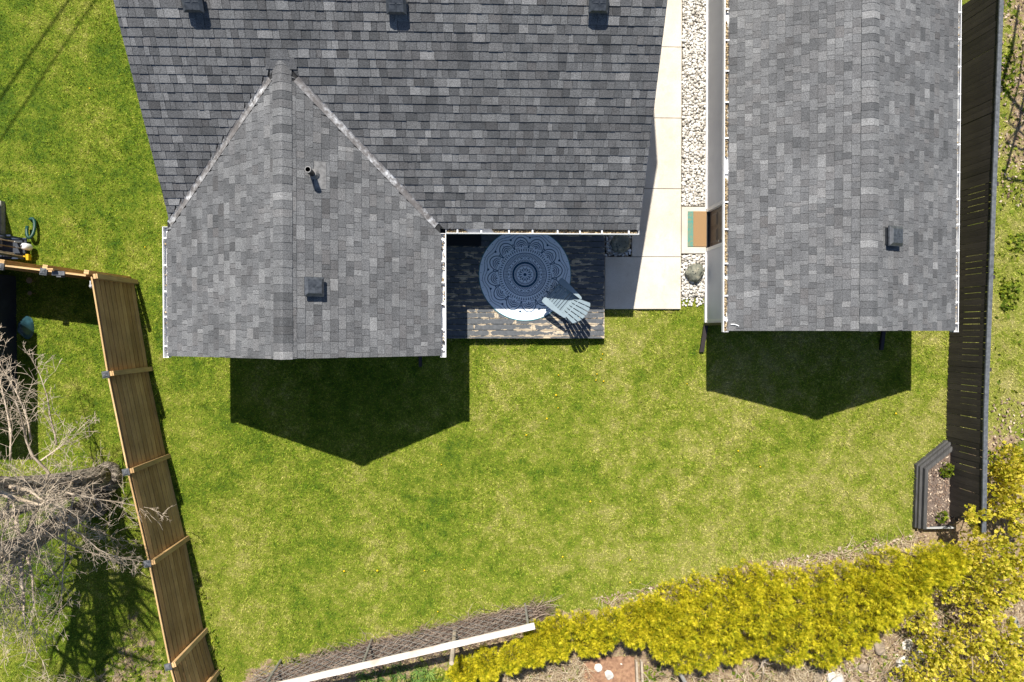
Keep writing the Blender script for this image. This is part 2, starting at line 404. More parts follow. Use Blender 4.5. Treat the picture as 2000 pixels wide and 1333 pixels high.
# ================================================================== SETTING: ground
gx = np.linspace(-17, 19, 181); gy = np.linspace(-13, 13, 131)
GX, GY = np.meshgrid(gx, gy); V = np.stack([GX.ravel(), GY.ravel(), np.zeros(GX.size)], 1)
nx, ny = len(gx), len(gy)
ii = (np.arange(ny-1)[:, None]*nx+np.arange(nx-1)[None]).ravel()
T = np.concatenate([np.stack([ii, ii+1, ii+nx+1], 1), np.stack([ii, ii+nx+1, ii+nx], 1)])
DIRT = [gp((1040, 1200), (1210, 1178), (1330, 1138), (1440, 1102), (1560, 1088), (1765, 1060), (1790, 1000), (1860, 1020), (1900, 860), (1990, 840), (2010, 1020), (2200, 1040), (2200, 1600), (1000, 1600), (960, 1290), (1010, 1200)),
        gp((480, 1300), (600, 1270), (800, 1230), (1040, 1180), (1060, 1260), (900, 1300), (560, 1420), (430, 1420)),
        gp((1960, -100), (2200, -100), (2200, 330), (1965, 330)),
        gp((255, 1180), (300, 1230), (400, 1420), (150, 1420), (200, 1290))]
dirt = np.zeros(len(V))
for k, pg in enumerate(DIRT): dirt[in_poly(V[:, 0], V[:, 1], pg)] = (0.72, 0.66, 0.60, 0.5)[k]
EAST = gp((1866, -200), (2300, -200), (2300, 1040), (1850, 1040))
e = in_poly(V[:, 0], V[:, 1], EAST); dirt[e] = np.maximum(dirt[e], 0.14)
lawnpoly = gp((0, 1020), (240, 1180), (480, 1290), (1040, 1175), (1330, 1105), (1780, 1030), (1800, 900), (1850, 850))
D2 = dirt.reshape(ny, nx).copy()
for _ in range(2): D2[1:-1, 1:-1] = (D2[1:-1, 1:-1]*2+D2[:-2, 1:-1]+D2[2:, 1:-1]+D2[1:-1, :-2]+D2[1:-1, 2:])/6
GROUND_DIRT = D2
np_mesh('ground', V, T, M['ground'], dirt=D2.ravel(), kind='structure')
far = MB(); far.add([(-300, -300, -0.03), (300, -300, -0.03), (300, 300, -0.03), (-300, 300, -0.03)], [(0, 1, 2, 3)])
far.att['dirt'] = [0.1]*4; far.build('surrounding_ground', M['ground'], kind='structure')

# ------------------------------------------------------------------ walkway: slabs
SZ = 0.09
XS = at(1330.5, 500, SZ).x; xw = at(1181, 560, SZ).x; xb = at(1234, 480, SZ).x
path = MB(); path.box((xw-.02, at(0, 604, 0).y+.02, 0.0), (XS-.02, 10.5, 0.03))
patho = path.build('walkway', M['gravel_bed'], kind='structure')
def slab(x0, x1, y0, y1, z=SZ):
    g = 0.006; m = MB(); b = 0.008
    m.hexa([(x0+g, y0+g, .012), (x1-g, y0+g, .012), (x1-g, y1-g, .012), (x0+g, y1-g, .012), (x0+g, y0+g, z-b), (x1-g, y0+g, z-b), (x1-g, y1-g, z-b), (x0+g, y1-g, z-b)])
    m.hexa([(x0+g, y0+g, z-b-.001), (x1-g, y0+g, z-b-.001), (x1-g, y1-g, z-b-.001), (x0+g, y1-g, z-b-.001), (x0+g+b, y0+g+b, z), (x1-g-b, y0+g+b, z), (x1-g-b, y1-g-b, z), (x0+g+b, y1-g-b, z)])
    return m.build('slab', M['concrete'], patho)
ys = [at(1300, y, SZ).y for y in (604.5, 502, 369, 231, 92, -46, -184)]
slab(xw, XS, ys[0], ys[1]); slab(xb, XS, ys[1], ys[2])
for a, b in zip(ys[2:], ys[3:]): slab(M_XR-1.0, XS, a, b)
pad_y0, pad_y1 = at(1350, 496, SZ).y, at(1350, 404, SZ).y
slab(XS+.004, G_WX-.03, pad_y0, pad_y1, SZ+.004)

# ------------------------------------------------------------------ gravel: stones
ico = bmesh.new(); bmesh.ops.create_icosphere(ico, subdivisions=1, radius=1)
IV = np.array([v.co[:] for v in ico.verts]); IT = np.array([[v.index for v in f.verts] for f in ico.faces]); ico.free()
def stones(name, P, size, mat, flat=0.6, parent=None, kind='stuff', label=None, cat=None, jit=.22):
    n = len(P); s = np.random.uniform(*size, n)[:, None]*np.stack([np.random.uniform(.75, 1.3, n), np.random.uniform(.75, 1.3, n), np.random.uniform(.8, 1.2, n)*flat], 1)
    a = np.random.uniform(0, 6.28, n); ca, sa = np.cos(a), np.sin(a)
    base = IV[None]*(1+np.random.uniform(-jit, jit, (n, len(IV), 1)))*s[:, None]
    x = base[..., 0]*ca[:, None]-base[..., 1]*sa[:, None]; y = base[..., 0]*sa[:, None]+base[..., 1]*ca[:, None]
    VV = np.stack([x, y, base[..., 2]], 2)+P[:, None]
    VV = VV.reshape(-1, 3); TT = (IT[None]+np.arange(n)[:, None, None]*len(IV)).reshape(-1, 3)
    o = np_mesh(name, VV, TT, mat, parent, True, kind, rnd=np.repeat(np.random.rand(n), len(IV)))
    return tag(o, label, cat)
def scatter_rect(x0, x1, y0, y1, n, z, dz=0.012):
    # jittered grid so stones lie side by side
    a = (x1-x0)*(y1-y0)/n; st = math.sqrt(a); xs = np.arange(x0+st/2, x1, st); yy = np.arange(y0+st/2, y1, st)
    A, B = np.meshgrid(xs, yy); A = A.ravel(); B = B.ravel()
    A = A+np.random.uniform(-.42, .42, len(A))*st; B = B+np.random.uniform(-.42, .42, len(B))*st
    return np.stack([A, B, z+np.random.uniform(0, dz, len(A))], 1)
def gravel(name, x0, x1, y0, y1, label):
    d = 300
    b = MB(); b.box((x0, y0, .0), (x1, y1, .03)); b.build('gravel_soil', M['gravel_bed'], kind='structure')
    P = np.concatenate([scatter_rect(x0+.02, x1-.02, y0+.02, y1-.02, int(d*(x1-x0)*(y1-y0)), .04), scatter_rect(x0+.03, x1-.03, y0+.03, y1-.03, int(d*.4*(x1-x0)*(y1-y0)), .06, .02)])
    return stones(name, P, (.026, .048), M['gravel'], label=label, cat='gravel')
gravel('river_gravel', XS+.01, G_WX-.03, pad_y1+.01, 10.3, 'pale river stones filling the long strip between walkway and garage')
GRY0 = at(1355, 582).y
gravel('river_gravel', XS+.01, G_WX-.03, GRY0, pad_y0-.01, 'pale river stones around the boulder south of the garage door pad')
gravel('river_gravel', xw+.01, xb-.01, ys[1]+.01, ys[1]+1.0, 'shaded river stones in the square pocket beside the deck')
ragged = np.stack([np.random.uniform(XS+.03, G_WX-.06, 60), GRY0-np.abs(np.random.normal(0, .10, 60)), np.full(60, .03)], 1)
stones('river_gravel', ragged, (.02, .036), M['gravel'], label='loose pale stones spilling into the grass below the boulder', cat='gravel')

# ================================================================== ROOFS
def slope_tabs(P0, U, V, N, u0, u1, n_course, expo, intervals, vmax, thick=(.011, .014), spread=.155, v_start=0.0):
    """tabs of one roof slope. intervals(v)-> list of (ua, ub) covered at distance v up the slope."""
    tabs = []
    for k in range(n_course):
        vb = v_start+k*expo; vt = min(vb+expo+0.018, vmax)
        if vb > vmax-.03: break
        ib, it = intervals(vb), intervals(vb+expo)
        u = u0-rnd(0, .3); last = 0.5
        while u < u1:
            wd = random.choice((.10, .13, .15, .17, .19, .22, .25, .29)); a, b = u, u+wd; u += wd
            sh = min(1, max(0, random.gauss(.47, spread)))
            if abs(sh-last) < .10: sh = min(1, max(0, sh+random.choice((-.16, .18))))
            last = sh; lift = random.choice((0, 0, .004)); th = rnd(*thick)
            warm = max(0, random.gauss(0, .5)); wob = rnd(-.003, .003); g = .0032
            for (ba, bb), (ta, tb) in zip(ib, it):
                lo_b, hi_b = max(a+g, ba), min(b-g, bb); lo_t, hi_t = max(a+g, ta), min(b-g, tb)
                if hi_b-lo_b < .012 and hi_t-lo_t < .012: continue
                hi_b = max(hi_b, lo_b+.002); hi_t = max(hi_t, lo_t+.002)
                q = lambda uu, vv, h: P0+U*uu+V*vv+N*h
                p = [q(lo_b, vb+wob, 0), q(hi_b, vb+wob, 0), q(hi_b, vb+wob, th+lift), q(lo_b, vb+wob, th+lift), q(lo_t, vt, .001+lift), q(hi_t, vt, .001+lift), q(hi_t, vt, -.003), q(lo_t, vt, -.003)]
                tabs.append((p, sh, warm))
    return tabs
TABF = [(0, 1, 2, 3), (3, 2, 5, 4), (0, 3, 4, 7), (1, 6, 5, 2)]
def lay_tabs(tabs, roof):
    """the 300 that show largest become shingle objects, the rest one mesh"""
    def size(t):
        q = [proj(p) for p in (t[0][3], t[0][2], t[0][5], t[0][4])]
        cx = sum(p[0] for p in q)/4; cy = sum(p[1] for p in q)/4
        if not (5 < cx < 1995 and 4 < cy < 1330): return 0
        return abs(sum(q[i][0]*q[(i+1) % 4][1]-q[(i+1) % 4][0]*q[i][1] for i in range(4)))/2
    tabs.sort(key=size, reverse=True)
    for p, sh, wm in tabs[:300]:
        MB().add(p, TABF, shade=sh, warm=wm).build('shingle', M['shingle'], roof)
    rest = MB()
    for p, sh, wm in tabs[300:]: rest.add(p, TABF, shade=sh, warm=wm)
    rest.build('shingles', M['shingle'], roof, kind='stuff')
def ridge_caps(y0, y1, xm, zr, mL, roof, wid=.215, step=.162):
    n = int((y1-y0)/step); sL = math.hypot(1, mL)
    dx, dz = wid/sL, wid*mL/sL
    for k in range(n):
        y = y0+k*step; a, b = y-.01, y+step+.02; sh = min(1, max(0, random.gauss(.52, .24))); o = rnd(-.004, .004)
        hb, ht = .034, .024
        prof = [(-dx, -dz), (-dx*.5, -dz*.5+.012), (-dx*.16, -.002), (dx*.16, -.002), (dx*.5, -dz*.5+.012), (dx, -dz)]
        vs = []
        for yy, h in ((a, hb), (b, ht)): vs += [(xm+o+px, yy, zr+pz+h) for px, pz in prof]
        vs += [(xm+o+px, a, zr+pz) for px, pz in prof]
        n6 = 6
        fs = [(i, i+1, i+7, i+6) for i in range(5)]+[(12+i, 13+i, i+1, i) for i in range(5)]+[(12, 0, 6), (5, 17, 11)]
        MB().add(vs, fs, shade=sh, warm=max(0, random.gauss(0, .4))).build('ridge_cap', M['shingle'], roof)

def vent(P, U, V, N, root, s=.36):
    """square black roof vent on a slope: flange, tapered hood and lid"""
    q = lambda a, b, c: P+U*a+V*b+N*c
    m = MB(); h = s/2
    m.hexa([q(-h*.86, -h*.86, .01), q(h*.86, -h*.86, .01), q(h*.86, h*.86, .01), q(-h*.86, h*.86, .01), q(-h*.8, -h*.8, .13), q(h*.8, -h*.8, .13), q(h*.8, h*.8, .13), q(-h*.8, h*.8, .13)])
    o = m.build('roof_vent', M['black_plastic'], root)
    f = MB(); f.hexa([q(-h*1.25, -h*1.25, .014), q(h*1.25, -h*1.25, .014), q(h*1.25, h*1.3, .014), q(-h*1.25, h*1.3, .014)]+[q(a, b, .018) for a, b in ((-h*1.25, -h*1.25), (h*1.25, -h*1.25), (h*1.25, h*1.3), (-h*1.25, h*1.3))])
    t = MB()
    t.hexa([q(-h, -h, .10), q(h, -h, .10), q(h, h, .10), q(-h, h, .10), q(-h, -h, .135), q(h, -h, .135), q(h, h, .135), q(-h, h, .135)])
    k = .70
    t.hexa([q(-h*.985, -h*.985, .1345), q(h*.985, -h*.985, .1345), q(h*.985, h*.985, .1345), q(-h*.985, h*.985, .1345), q(-h*k, -h*k, .185), q(h*k, -h*k, .185), q(h*k, h*k, .185), q(-h*k, h*k, .185)])
    for a in range(4):
        ca, sa = math.cos(a*math.pi/2), math.sin(a*math.pi/2)
        r = lambda x, y, z: q(x*ca-y*sa, x*sa+y*ca, z)
        t.hexa([r(.02, -.012, .18), r(h*k*.9, -.012, .18), r(h*k*.9, .012, .18), r(.02, .012, .18), r(.02, -.008, .192), r(h*k*.9, -.008, .189), r(h*k*.9, .008, .189), r(.02, .008, .192)])
    t.build('lid', M['vent_lid'], o)

def gutter(root, a, b, inward, z, hangers, litter=None):
    """open trough between a and b (x,y); inward: unit vector from lip to roof"""
    a = Vector((*a, z)); b = Vector((*b, z)); d = (b-a).normalized(); L = (b-a).length; i = Vector((*inward, 0))
    wd, dp, t = .125, .11, .008; up = Vector((0, 0, 1))
    m = MB()
    m.obox(a-up*dp, d*L, i*t, up*dp)                                     # outer face
    m.obox(a-up*.004+i*t, d*L, i*.009, up*.010)                          # rolled lip
    m.obox(a-up*dp+i*t, d*L, i*(wd-2*t), up*t)                           # floor
    m.obox(a-up*dp+i*(wd-t), d*L, i*t, up*(dp+.015))                     # back
    for e in (a-d*t, b): m.obox(e-up*(dp+.002), d*t, i*wd, up*(dp+.012)) # end caps
    g = m.build('gutter', M['white_metal'], root)
    for h in hangers:
        p = a+d*h
        MB().obox(p-d*.016+i*.006-up*.008, d*.032, i*(wd-.006), up*.022).build('hanger', M['white_metal'], g)
    if litter:
        n = int(L*litter); P = np.array([tuple(a+d*rnd(.03, L-.03)+i*rnd(.03, wd-.03)-up*rnd(dp-.03, dp-.075)) for _ in range(n)])
        keep = np.array([math.sin(p[0]*1.7+p[1]*2.1)+math.sin(p[1]*5.3+p[0]*4.1)*.6 > -1.0 for p in P]); P = P[keep]
        stones('leaf_litter', P, (.010, .024), M['debris'], .5, g, 'stuff')
    return g

# ------------------------------------------------------------------ HOUSE
house = empty('house', (-2.5, 3.0, 0), 'grey shingled house with a gabled wing, black roof vents and white gutters', 'house')
X, Y, Z = Vector((1, 0, 0)), Vector((0, 1, 0)), Vector((0, 0, 1))
wm = MB(); ZT = H_E-.12
def lap_wall(m, a, b, z0, z1, nrm, st=.13):
    """lapped boards along a->b facing nrm"""
    a = Vector((*a, 0)); b = Vector((*b, 0)); n = Vector((*nrm, 0)); z = z0
    while z < z1-.02:
        z2 = min(z+st, z1)
        m.hexa([a+Z*z-n*.02, b+Z*z-n*.02, b+Z*z+n*.022, a+Z*z+n*.022, a+Z*z2-n*.02, b+Z*z2-n*.02, b+Z*z2+n*.003, a+Z*z2+n*.003]); z = z2
HW = (H_XL+.32, H_XR-.32, H_YG+.32, H_YE+.36)      # wing walls W,E,S and main south wall
lap_wall(wm, (HW[0], HW[2]), (HW[1], HW[2]), .1, H_E+.02, (0, -1))
lap_wall(wm, (HW[0], 8.0), (HW[0], HW[2]), .1, ZT, (-1, 0))
lap_wall(wm, (HW[1], HW[2]), (HW[1], HW[3]), .1, ZT, (1, 0))
lap_wall(wm, (HW[1], HW[3]), (M_XR-.35, HW[3]), .1, ZT, (0, -1))
lap_wall(wm, (M_XR-.35, HW[3]), (M_XR-.35, 14.5), .1, ZT, (1, 0))
zt = H_E+(HW[1]-H_XM-.0)*0
wm.add([(HW[0], HW[2]-.003, H_E), (HW[1], HW[2]-.003, H_E), (H_XM, HW[2]-.003, H_R-.1)], [(0, 1, 2)])
for xx in (HW[0], M_XR-.35): wm.add([(xx, HW[3], H_E-.1), (xx, 14.5, H_E-.1), (xx, M_YR, M_ZR-.25)], [(0, 1, 2)])
wall = wm.build('wall', M['vinyl'], house)
fm = MB(); fm.box((HW[0]+.03, HW[2]+.03, 0), (HW[1]-.03, 8, .14)); fm.box((HW[1]-.2, HW[3]+.03, 0), (M_XR-.38, 14.4, .14))
fm.build('foundation', M['stone_grey'], house)
sW = (H_R-H_E)/(H_XM-H_XL)
rm = MB(); tk = Z*-.14
def sheet(pts, th=.09):
    rm.extr([Vector(p)-Z*(.004+th) for p in pts], Z*th)
sheet([(H_XL, H_YG, H_E), (H_XM, H_YG, H_R), (H_XM, 5.3, H_R), (H_XL, 2.4, H_E)])
sheet([(H_XM, H_YG, H_R), (H_XR, H_YG, H_E), (H_XR, 2.4, H_E), (H_XM, 5.3, H_R)])
sheet([(M_XL, H_YE, H_E), (M_XR, H_YE, H_E), (M_XR, M_YR, M_ZR), (M_XL, M_YR, M_ZR)])
sheet([(M_XL, M_YR, M_ZR), (M_XR, M_YR, M_ZR), (M_XR, 2*M_YR-H_YE, H_E), (M_XL, 2*M_YR-H_YE, H_E)])
roof = rm.build('roof', M['tar'], house)
EXPO = .166
cW = 1/math.hypot(1, sW); lenW = (H_XM-H_XL)/cW
cM = 1/math.hypot(1, H_M); lenM = (M_YR-H_YE)/cM
VG = .055                                                                  # half width of the open valley
def valley_y(z): return H_YE+(z-H_E)/H_M
tabs = []
# wing slopes: u runs north from the gable
for sgn, x0 in ((1, H_XL), (-1, H_XR)):
    Vv = Vector((sgn*cW, 0, sW*cW)); Nn = Vector((-sgn*sW*cW, 0, cW)); Uu = Vector((0, 1, 0))
    P0 = Vector((x0, H_YG, H_E))-Vv*.02
    def iv(v):
        yy = valley_y(H_E+(v-.02)*cW*sW)-VG-.07
        return [(0.0, max(0, yy-H_YG))]
    tabs += slope_tabs(P0, Uu, Vv, Nn, 0, 6.6, int(lenW/EXPO)+2, EXPO, iv, lenW+.02)
# main slope
Vv = Vector((0, cM, H_M*cM)); Nn = Vector((0, -H_M*cM, cM)); P0 = Vector((0, H_YE, H_E))-Vv*.02
def iv_main(v):
    z = H_E+(v-.02)*cM*H_M; r = (z-H_E)/sW
    xl, xr = H_XL+r, H_XR-r
    if xl < xr: return [(M_XL, xl-VG), (xr+VG, M_XR)]
    return [(M_XL, H_XM), (H_XM, M_XR)]
tabs += slope_tabs(P0, X, Vv, Nn, M_XL, M_XR, int(lenM/EXPO)+2, EXPO, iv_main, lenM+.02, (.014, .020), .22)
Vb = Vector((0, -cM, H_M*cM)); Nb = Vector((0, H_M*cM, cM))
tabs += slope_tabs(Vector((0, 2*M_YR-H_YE, H_E)), X, Vb, Nb, M_XL, M_XR, int(lenM/EXPO)+2, EXPO, lambda v: [(M_XL, M_XR)], lenM)
lay_tabs(tabs, roof)
Y_TOP = valley_y(H_R)
ridge_caps(H_YG, Y_TOP+.12, H_XM, H_R, sW, roof)
# saddle where the wing ridge runs into the main slope
def on_main_xy(x, y, h): return Vector((x, y, H_E+H_M*(y-H_YE)+h))
for a, b, w0, w1, h, sh in ((-.14, .04, .30, .27, .028, .52), (.01, .17, .19, .16, .036, .60)):
    p = [on_main_xy(H_XM-w0, Y_TOP+a, h), on_main_xy(H_XM+w0, Y_TOP+a, h), on_main_xy(H_XM+w1, Y_TOP+b, h), on_main_xy(H_XM-w1, Y_TOP+b, h)]
    MB().hexa([q-Z*.03 for q in p]+p, shade=sh, warm=.3).build('saddle_shingle', M['shingle'], roof)
# valley flashing: a shallow V of metal in each valley
for sgn, xe in ((1, H_XL), (-1, H_XR)):
    A = Vector((xe+sgn*.06, valley_y(H_E+.06*sW), H_E+.06*sW)); B = Vector((H_XM-sgn*.27, valley_y(H_R-.27*sW), H_R-.27*sW))
    d = (B-A).normalized(); wn = Vector((-sgn*sW*cW, 0, cW)); mn = Vector((0, -H_M*cM, cM))
    sw = d.cross(wn).normalized(); sm = d.cross(mn).normalized()
    if sw.x*sgn < 0: sw = -sw
    if sm.x*sgn > 0: sm = -sm
    m = MB(); n = 14
    for i in range(n):
        p, q = A+(B-A)*(i/n), A+(B-A)*((i+1)/n); j1 = j2 = .115
        m.add([p+Z*.012, q+Z*.012, q+sw*j2+wn*.018, p+sw*j1+wn*.018], [(0, 1, 2, 3) if sgn < 0 else (3, 2, 1, 0)])
        m.add([p+Z*.012, q+Z*.012, q+sm*.05+mn*.004, p+sm*.05+mn*.004], [(3, 2, 1, 0) if sgn < 0 else (0, 1, 2, 3)])
    m.build('valley_flashing', M['flashing'], roof)
# fascia boards
for name, poly, d in (('fascia', [(H_XL+.02, H_YG+.015, H_E-.10), (H_XM, H_YG+.015, H_R-.10), (H_XM, H_YG+.015, H_R-.27), (H_XL+.02, H_YG+.015, H_E-.26)], (0, .022, 0)),
                      ('fascia', [(H_XR-.02, H_YG+.015, H_E-.10), (H_XM, H_YG+.015, H_R-.10), (H_XM, H_YG+.015, H_R-.27), (H_XR-.02, H_YG+.015, H_E-.26)], (0, .022, 0)),
                      ('fascia', [(M_XR-.03, H_YE+.02, H_E-.10), (M_XR-.03, M_YR, M_ZR-.10), (M_XR-.03, M_YR, M_ZR-.28), (M_XR-.03, H_YE+.02, H_E-.26)], (.02, 0, 0)),
                      ('fascia', [(M_XL+.03, H_YE+.02, H_E-.10), (M_XL+.03, M_YR, M_ZR-.10), (M_XL+.03, M_YR, M_ZR-.28), (M_XL+.03, H_YE+.02, H_E-.26)], (-.02, 0, 0))):
    MB().extr(poly, d).build(name, M['white_trim'], house)
sf = MB(); sf.box((H_XL+.03, H_YG+.04, H_E-.27), (HW[0], 2.4, H_E-.25)); sf.box((HW[1], H_YG+.04, H_E-.27), (H_XR-.03, HW[3], H_E-.25)); sf.box((H_XR, H_YE+.02, H_E-.27), (M_XR-.04, HW[3], H_E-.25))
sf.build('soffit', M['white_trim'], house)
# gutters
gz = H_E-.035
hl = [H_YG+.02-0, ]
def hang_y(pxs, x, z, y0, flip=False):
    return [abs(at_x(px, py, x).y-y0) for px, py in pxs]
gutter(house, (H_XL-.125, H_YG-.03), (H_XL-.125, H_YE-.02), (1, 0), gz, hang_y([(324, 676), (326, 619), (327, 570), (328, 519), (329, 467)], H_XL-.06, gz, H_YG-.03), 12)
gutter(house, (H_XR+.125, H_YE-.13), (H_XR+.125, H_YG-.03), (-1, 0), gz, [abs(at(865, y, gz).y-(H_YE-.13)) for y in (468, 511, 552, 594, 643, 682)], 20)
xs_h = (893.5, 940, 994, 1040, 1089, 1132.5, 1175.6, 1228)
gutter(house, (H_XR+.13, H_YE-.125), (M_XR, H_YE-.125), (0, 1), gz, [at(x, 444, gz).x-(H_XR+.13) for x in xs_h], 420)
MB().tube([(H_XR+.07, H_YG+.30, gz-.095), (H_XR+.07, H_YG+.30, gz-.02)], .03, 10).build('gutter_outlet', M['pipe_black'], house)
# vents
VR = Vector((-cW, 0, sW*cW)); NR = Vector((sW*cW, 0, cW))
def on_wing_right(px, py):
    d = ray(px, py); n = NR; P = Vector((H_XR, 0, H_E)); t = (P-CO).dot(n)/d.dot(n); return CO+d*t
def on_main(px, py):
    n = Nn; P = Vector((0, H_YE, H_E)); t = (P-CO).dot(n)/ray(px, py).dot(n); return CO+ray(px, py)*t
vent(on_wing_right(610, 561), Y, -VR, NR, house, .38)
for px, py in ((380, 2), (775, 6), (1168, 4)): vent(on_main(px, py), X, Vv, Nn, house, .37)
# plumbing pipe with its metal sheet
pb = on_wing_right(612, 341)
MB().tube([pb-NR*.02, pb+Vector((0, 0, .42))], .056, 14, cap=False).build('vent_pipe', M['pipe_black'], house, True)
pp = [o for o in house.children if o.name == 'vent_pipe'][0]
rg = MB(); c0 = pb+Z*.42
for k in range(14):
    a, b = k*2*math.pi/14, (k+1)*2*math.pi/14
    ring = lambda r, t, z: c0+Vector((math.cos(t)*r, math.sin(t)*r, z))
    rg.add([ring(.048, a, .006), ring(.061, a, .006), ring(.061, b, .006), ring(.048, b, .006)], [(0, 1, 2, 3)])
    rg.add([ring(.061, a, .006), ring(.061, a, -.05), ring(.061, b, -.05), ring(.061, b, .006)], [(0, 1, 2, 3)])
rg.build('pipe_rim', M['rubber'], pp)
fl = MB(); fp = on_wing_right(623, 343)
q = lambda a, b, c: fp+Y*a+(-VR)*b+NR*c
fl.hexa([q(x_, y_, z_) for z_ in (.012, .020) for x_, y_ in ((-.27, -.10), (-.27, .14), (.27, .14), (.27, -.10))])
fl.tube([pb+NR*.016, pb+NR*.05+Z*.03], [.11, .05], 12)
fl.build('pipe_flashing', M['rubber'], house)
ds = MB(); a = at(822, 700); b = at(826, 720); ds.obox(Vector((a.x-.05, a.y+.4, .0)), (.08, 0, 0), (0, -.62, -.0), (0, 0, .07)); ds.build('downspout', M['downspout'], house)

# ------------------------------------------------------------------ GARAGE
garage = empty('garage', (G_XM, 3.0, 0), 'long detached garage with pale grey siding under a grey shingled gable roof', 'garage')
gm = MB(); GZT = G_E-.1
door_y0, door_y1 = at_x(1383, 489, G_WX).y, at_x(1383, 410, G_WX).y
dyc = (door_y0+door_y1)/2; DY0, DY1 = dyc-.47, dyc+.47
winY = [(at_x(1412, 316, G_WX).y, at_x(1412, 228, G_WX).y), (at_x(1413, 82, G_WX).y, at_x(1413, -6, G_WX).y)]
WZ0 = 1.28; WZ1 = 2.05
segs = [(G_WS, DY0-.09), (DY1+.09, G_YN-.3)]
for (a, b) in segs:
    lap_wall(gm, (G_WX, b), (G_WX, a), .10, WZ0-.02, (-1, 0), .145)
yy = G_WS
cuts = sorted([(DY0-.09, DY1+.09)]+[(a-.07, b+.07) for a, b in winY])
for a, b in cuts+[(G_YN-.3, 99)]:
    lap_wall(gm, (G_WX, a), (G_WX, yy), WZ0-.02, GZT, (-1, 0), .145); yy = b
lap_wall(gm, (G_WX, G_WS), (G_WE, G_WS), .1, GZT, (0, -1), .145)
lap_wall(gm, (G_WE, G_WS), (G_WE, G_YN-.3), .1, GZT, (1, 0), .145)
gm.add([(G_WX, G_WS-.003, GZT), (G_WE, G_WS-.003, GZT), (G_XM, G_WS-.003, G_R-.12)], [(0, 1, 2)])
gm.build('wall', M['vinyl'], garage)
bm_ = MB(); bm_.box((G_WX-.055, G_WS-.02, 0), (G_WX+.05, DY0-.09, .1)); bm_.box((G_WX-.055, DY1+.09, 0), (G_WX+.05, G_YN-.3, .1)); bm_.box((G_WX+.05, G_WS-.02, 0), (G_WE, G_WS+.05, .1))
bm_.build('base_ledge', M['white_trim'], garage)
ct = MB(); ct.box((G_WX-.03, G_WS-.035, .1), (G_WX+.07, G_WS+.06, GZT)); ct.build('corner_trim', M['white_trim'], garage)
# door
dr = MB(); xd = G_WX+.05
dr.box((xd, DY0, .10), (xd+.045, DY1, 2.06)); door = dr.build('door', M['door'], garage)
for r in range(3):
    for c in range(2):
        z0 = .25+r*.6; y0 = DY0+.10+c*.40; m = MB(); y1, z1 = y0+.34, z0+.48; e = .045
        m.hexa([(xd-.002, y1, z0), (xd-.002, y0, z0), (xd-.002, y0, z1), (xd-.002, y1, z1)]+[(xd-.022, y1-e, z0+e), (xd-.022, y0+e, z0+e), (xd-.022, y0+e, z1-e), (xd-.022, y1-e, z1-e)])
        m.build('door_panel', M['door'], door)
fr = MB()
fr.box((G_WX-.035, DY0-.09, .1), (xd+.05, DY0-.003, 2.12)); fr.box((G_WX-.035, DY1+.003, .1), (xd+.05, DY1+.09, 2.12)); fr.box((G_WX-.035, DY0-.003, 2.065), (xd+.05, DY1+.003, 2.12))
fr.build('door_frame', M['white_trim'], garage)
th = MB(); th.box((G_WX-.03, DY0-.085, .0), (xd+.05, DY1+.085, .098)); th.build('threshold', M['dark_frame'], garage)
kn = MB(); kn.tube([(xd-.001, DY0+.07, 1.0), (xd-.05, DY0+.07, 1.0), (xd-.07, DY0+.07, 1.0)], [.015, .018, .03], 8); kn.build('door_knob', M['grey_metal'], garage)
for a, b in winY:
    m = MB(); x0, x1 = G_WX-.03, G_WX+.03
    m.box((x0, a-.07, WZ0-.06), (x1, b+.07, WZ0)); m.box((x0, a-.07, WZ1), (x1, b+.07, WZ1+.07)); m.box((x0, a-.07, WZ0), (x1, a, WZ1)); m.box((x0, b, WZ0), (x1, b+.07, WZ1))
    wo_ = m.build('window', M['white_trim'], garage)
    s = MB(); mid = (a+b)/2
    s.box((x0+.012, a, WZ0), (x0+.04, a+.035, WZ1)); s.box((x0+.012, b-.035, WZ0), (x0+.04, b, WZ1)); s.box((x0+.012, a+.035, WZ0), (x0+.04, b-.035, WZ0+.035)); s.box((x0+.012, mid-.018, WZ0+.035), (x0+.04, mid+.018, WZ1))
    s.build('sash', M['dark_frame'], wo_)
    g = MB(); g.box((x0+.03, a+.036, WZ0+.036), (x0+.034, mid-.019, WZ1)); g.box((x0+.03, mid+.019, WZ0+.036), (x0+.034, b-.036, WZ1)); g.build('pane', M['glass'], wo_)
sG = (G_R-G_E)/(G_XM-G_XL); cG = 1/math.hypot(1, sG); lenG = (G_XM-G_XL)/cG
rm = MB()
sheet([(G_XL, G_YG, G_E), (G_XM, G_YG, G_R), (G_XM, G_YN, G_R), (G_XL, G_YN, G_E)]); sheet([(G_XM, G_YG, G_R), (G_XR, G_YG, G_E), (G_XR, G_YN, G_E), (G_XM, G_YN, G_R)])
groof = rm.build('roof', M['tar'], garage)
tabs = []
for sgn, x0 in ((1, G_XL), (-1, G_XR)):
    Vg = Vector((sgn*cG, 0, sG*cG)); Ng = Vector((-sgn*sG*cG, 0, cG))
    tabs += slope_tabs(Vector((x0, G_YG, G_E))-Vg*.02, Y, Vg, Ng, 0, G_YN-G_YG, int(lenG/.168)+2, .168, lambda v: [(0.0, G_YN-G_YG)], lenG+.02)
lay_tabs(tabs, groof)
ridge_caps(G_YG, G_YN, G_XM, G_R, sG, groof, .21)
for xe in (G_XL, G_XR):
    MB().extr([(xe, G_YG+.012, G_E-.1), (G_XM, G_YG+.012, G_R-.1), (G_XM, G_YG+.012, G_R-.25), (xe, G_YG+.012, G_E-.25)], (0, .02, 0)).build('fascia', M['white_trim'], garage)
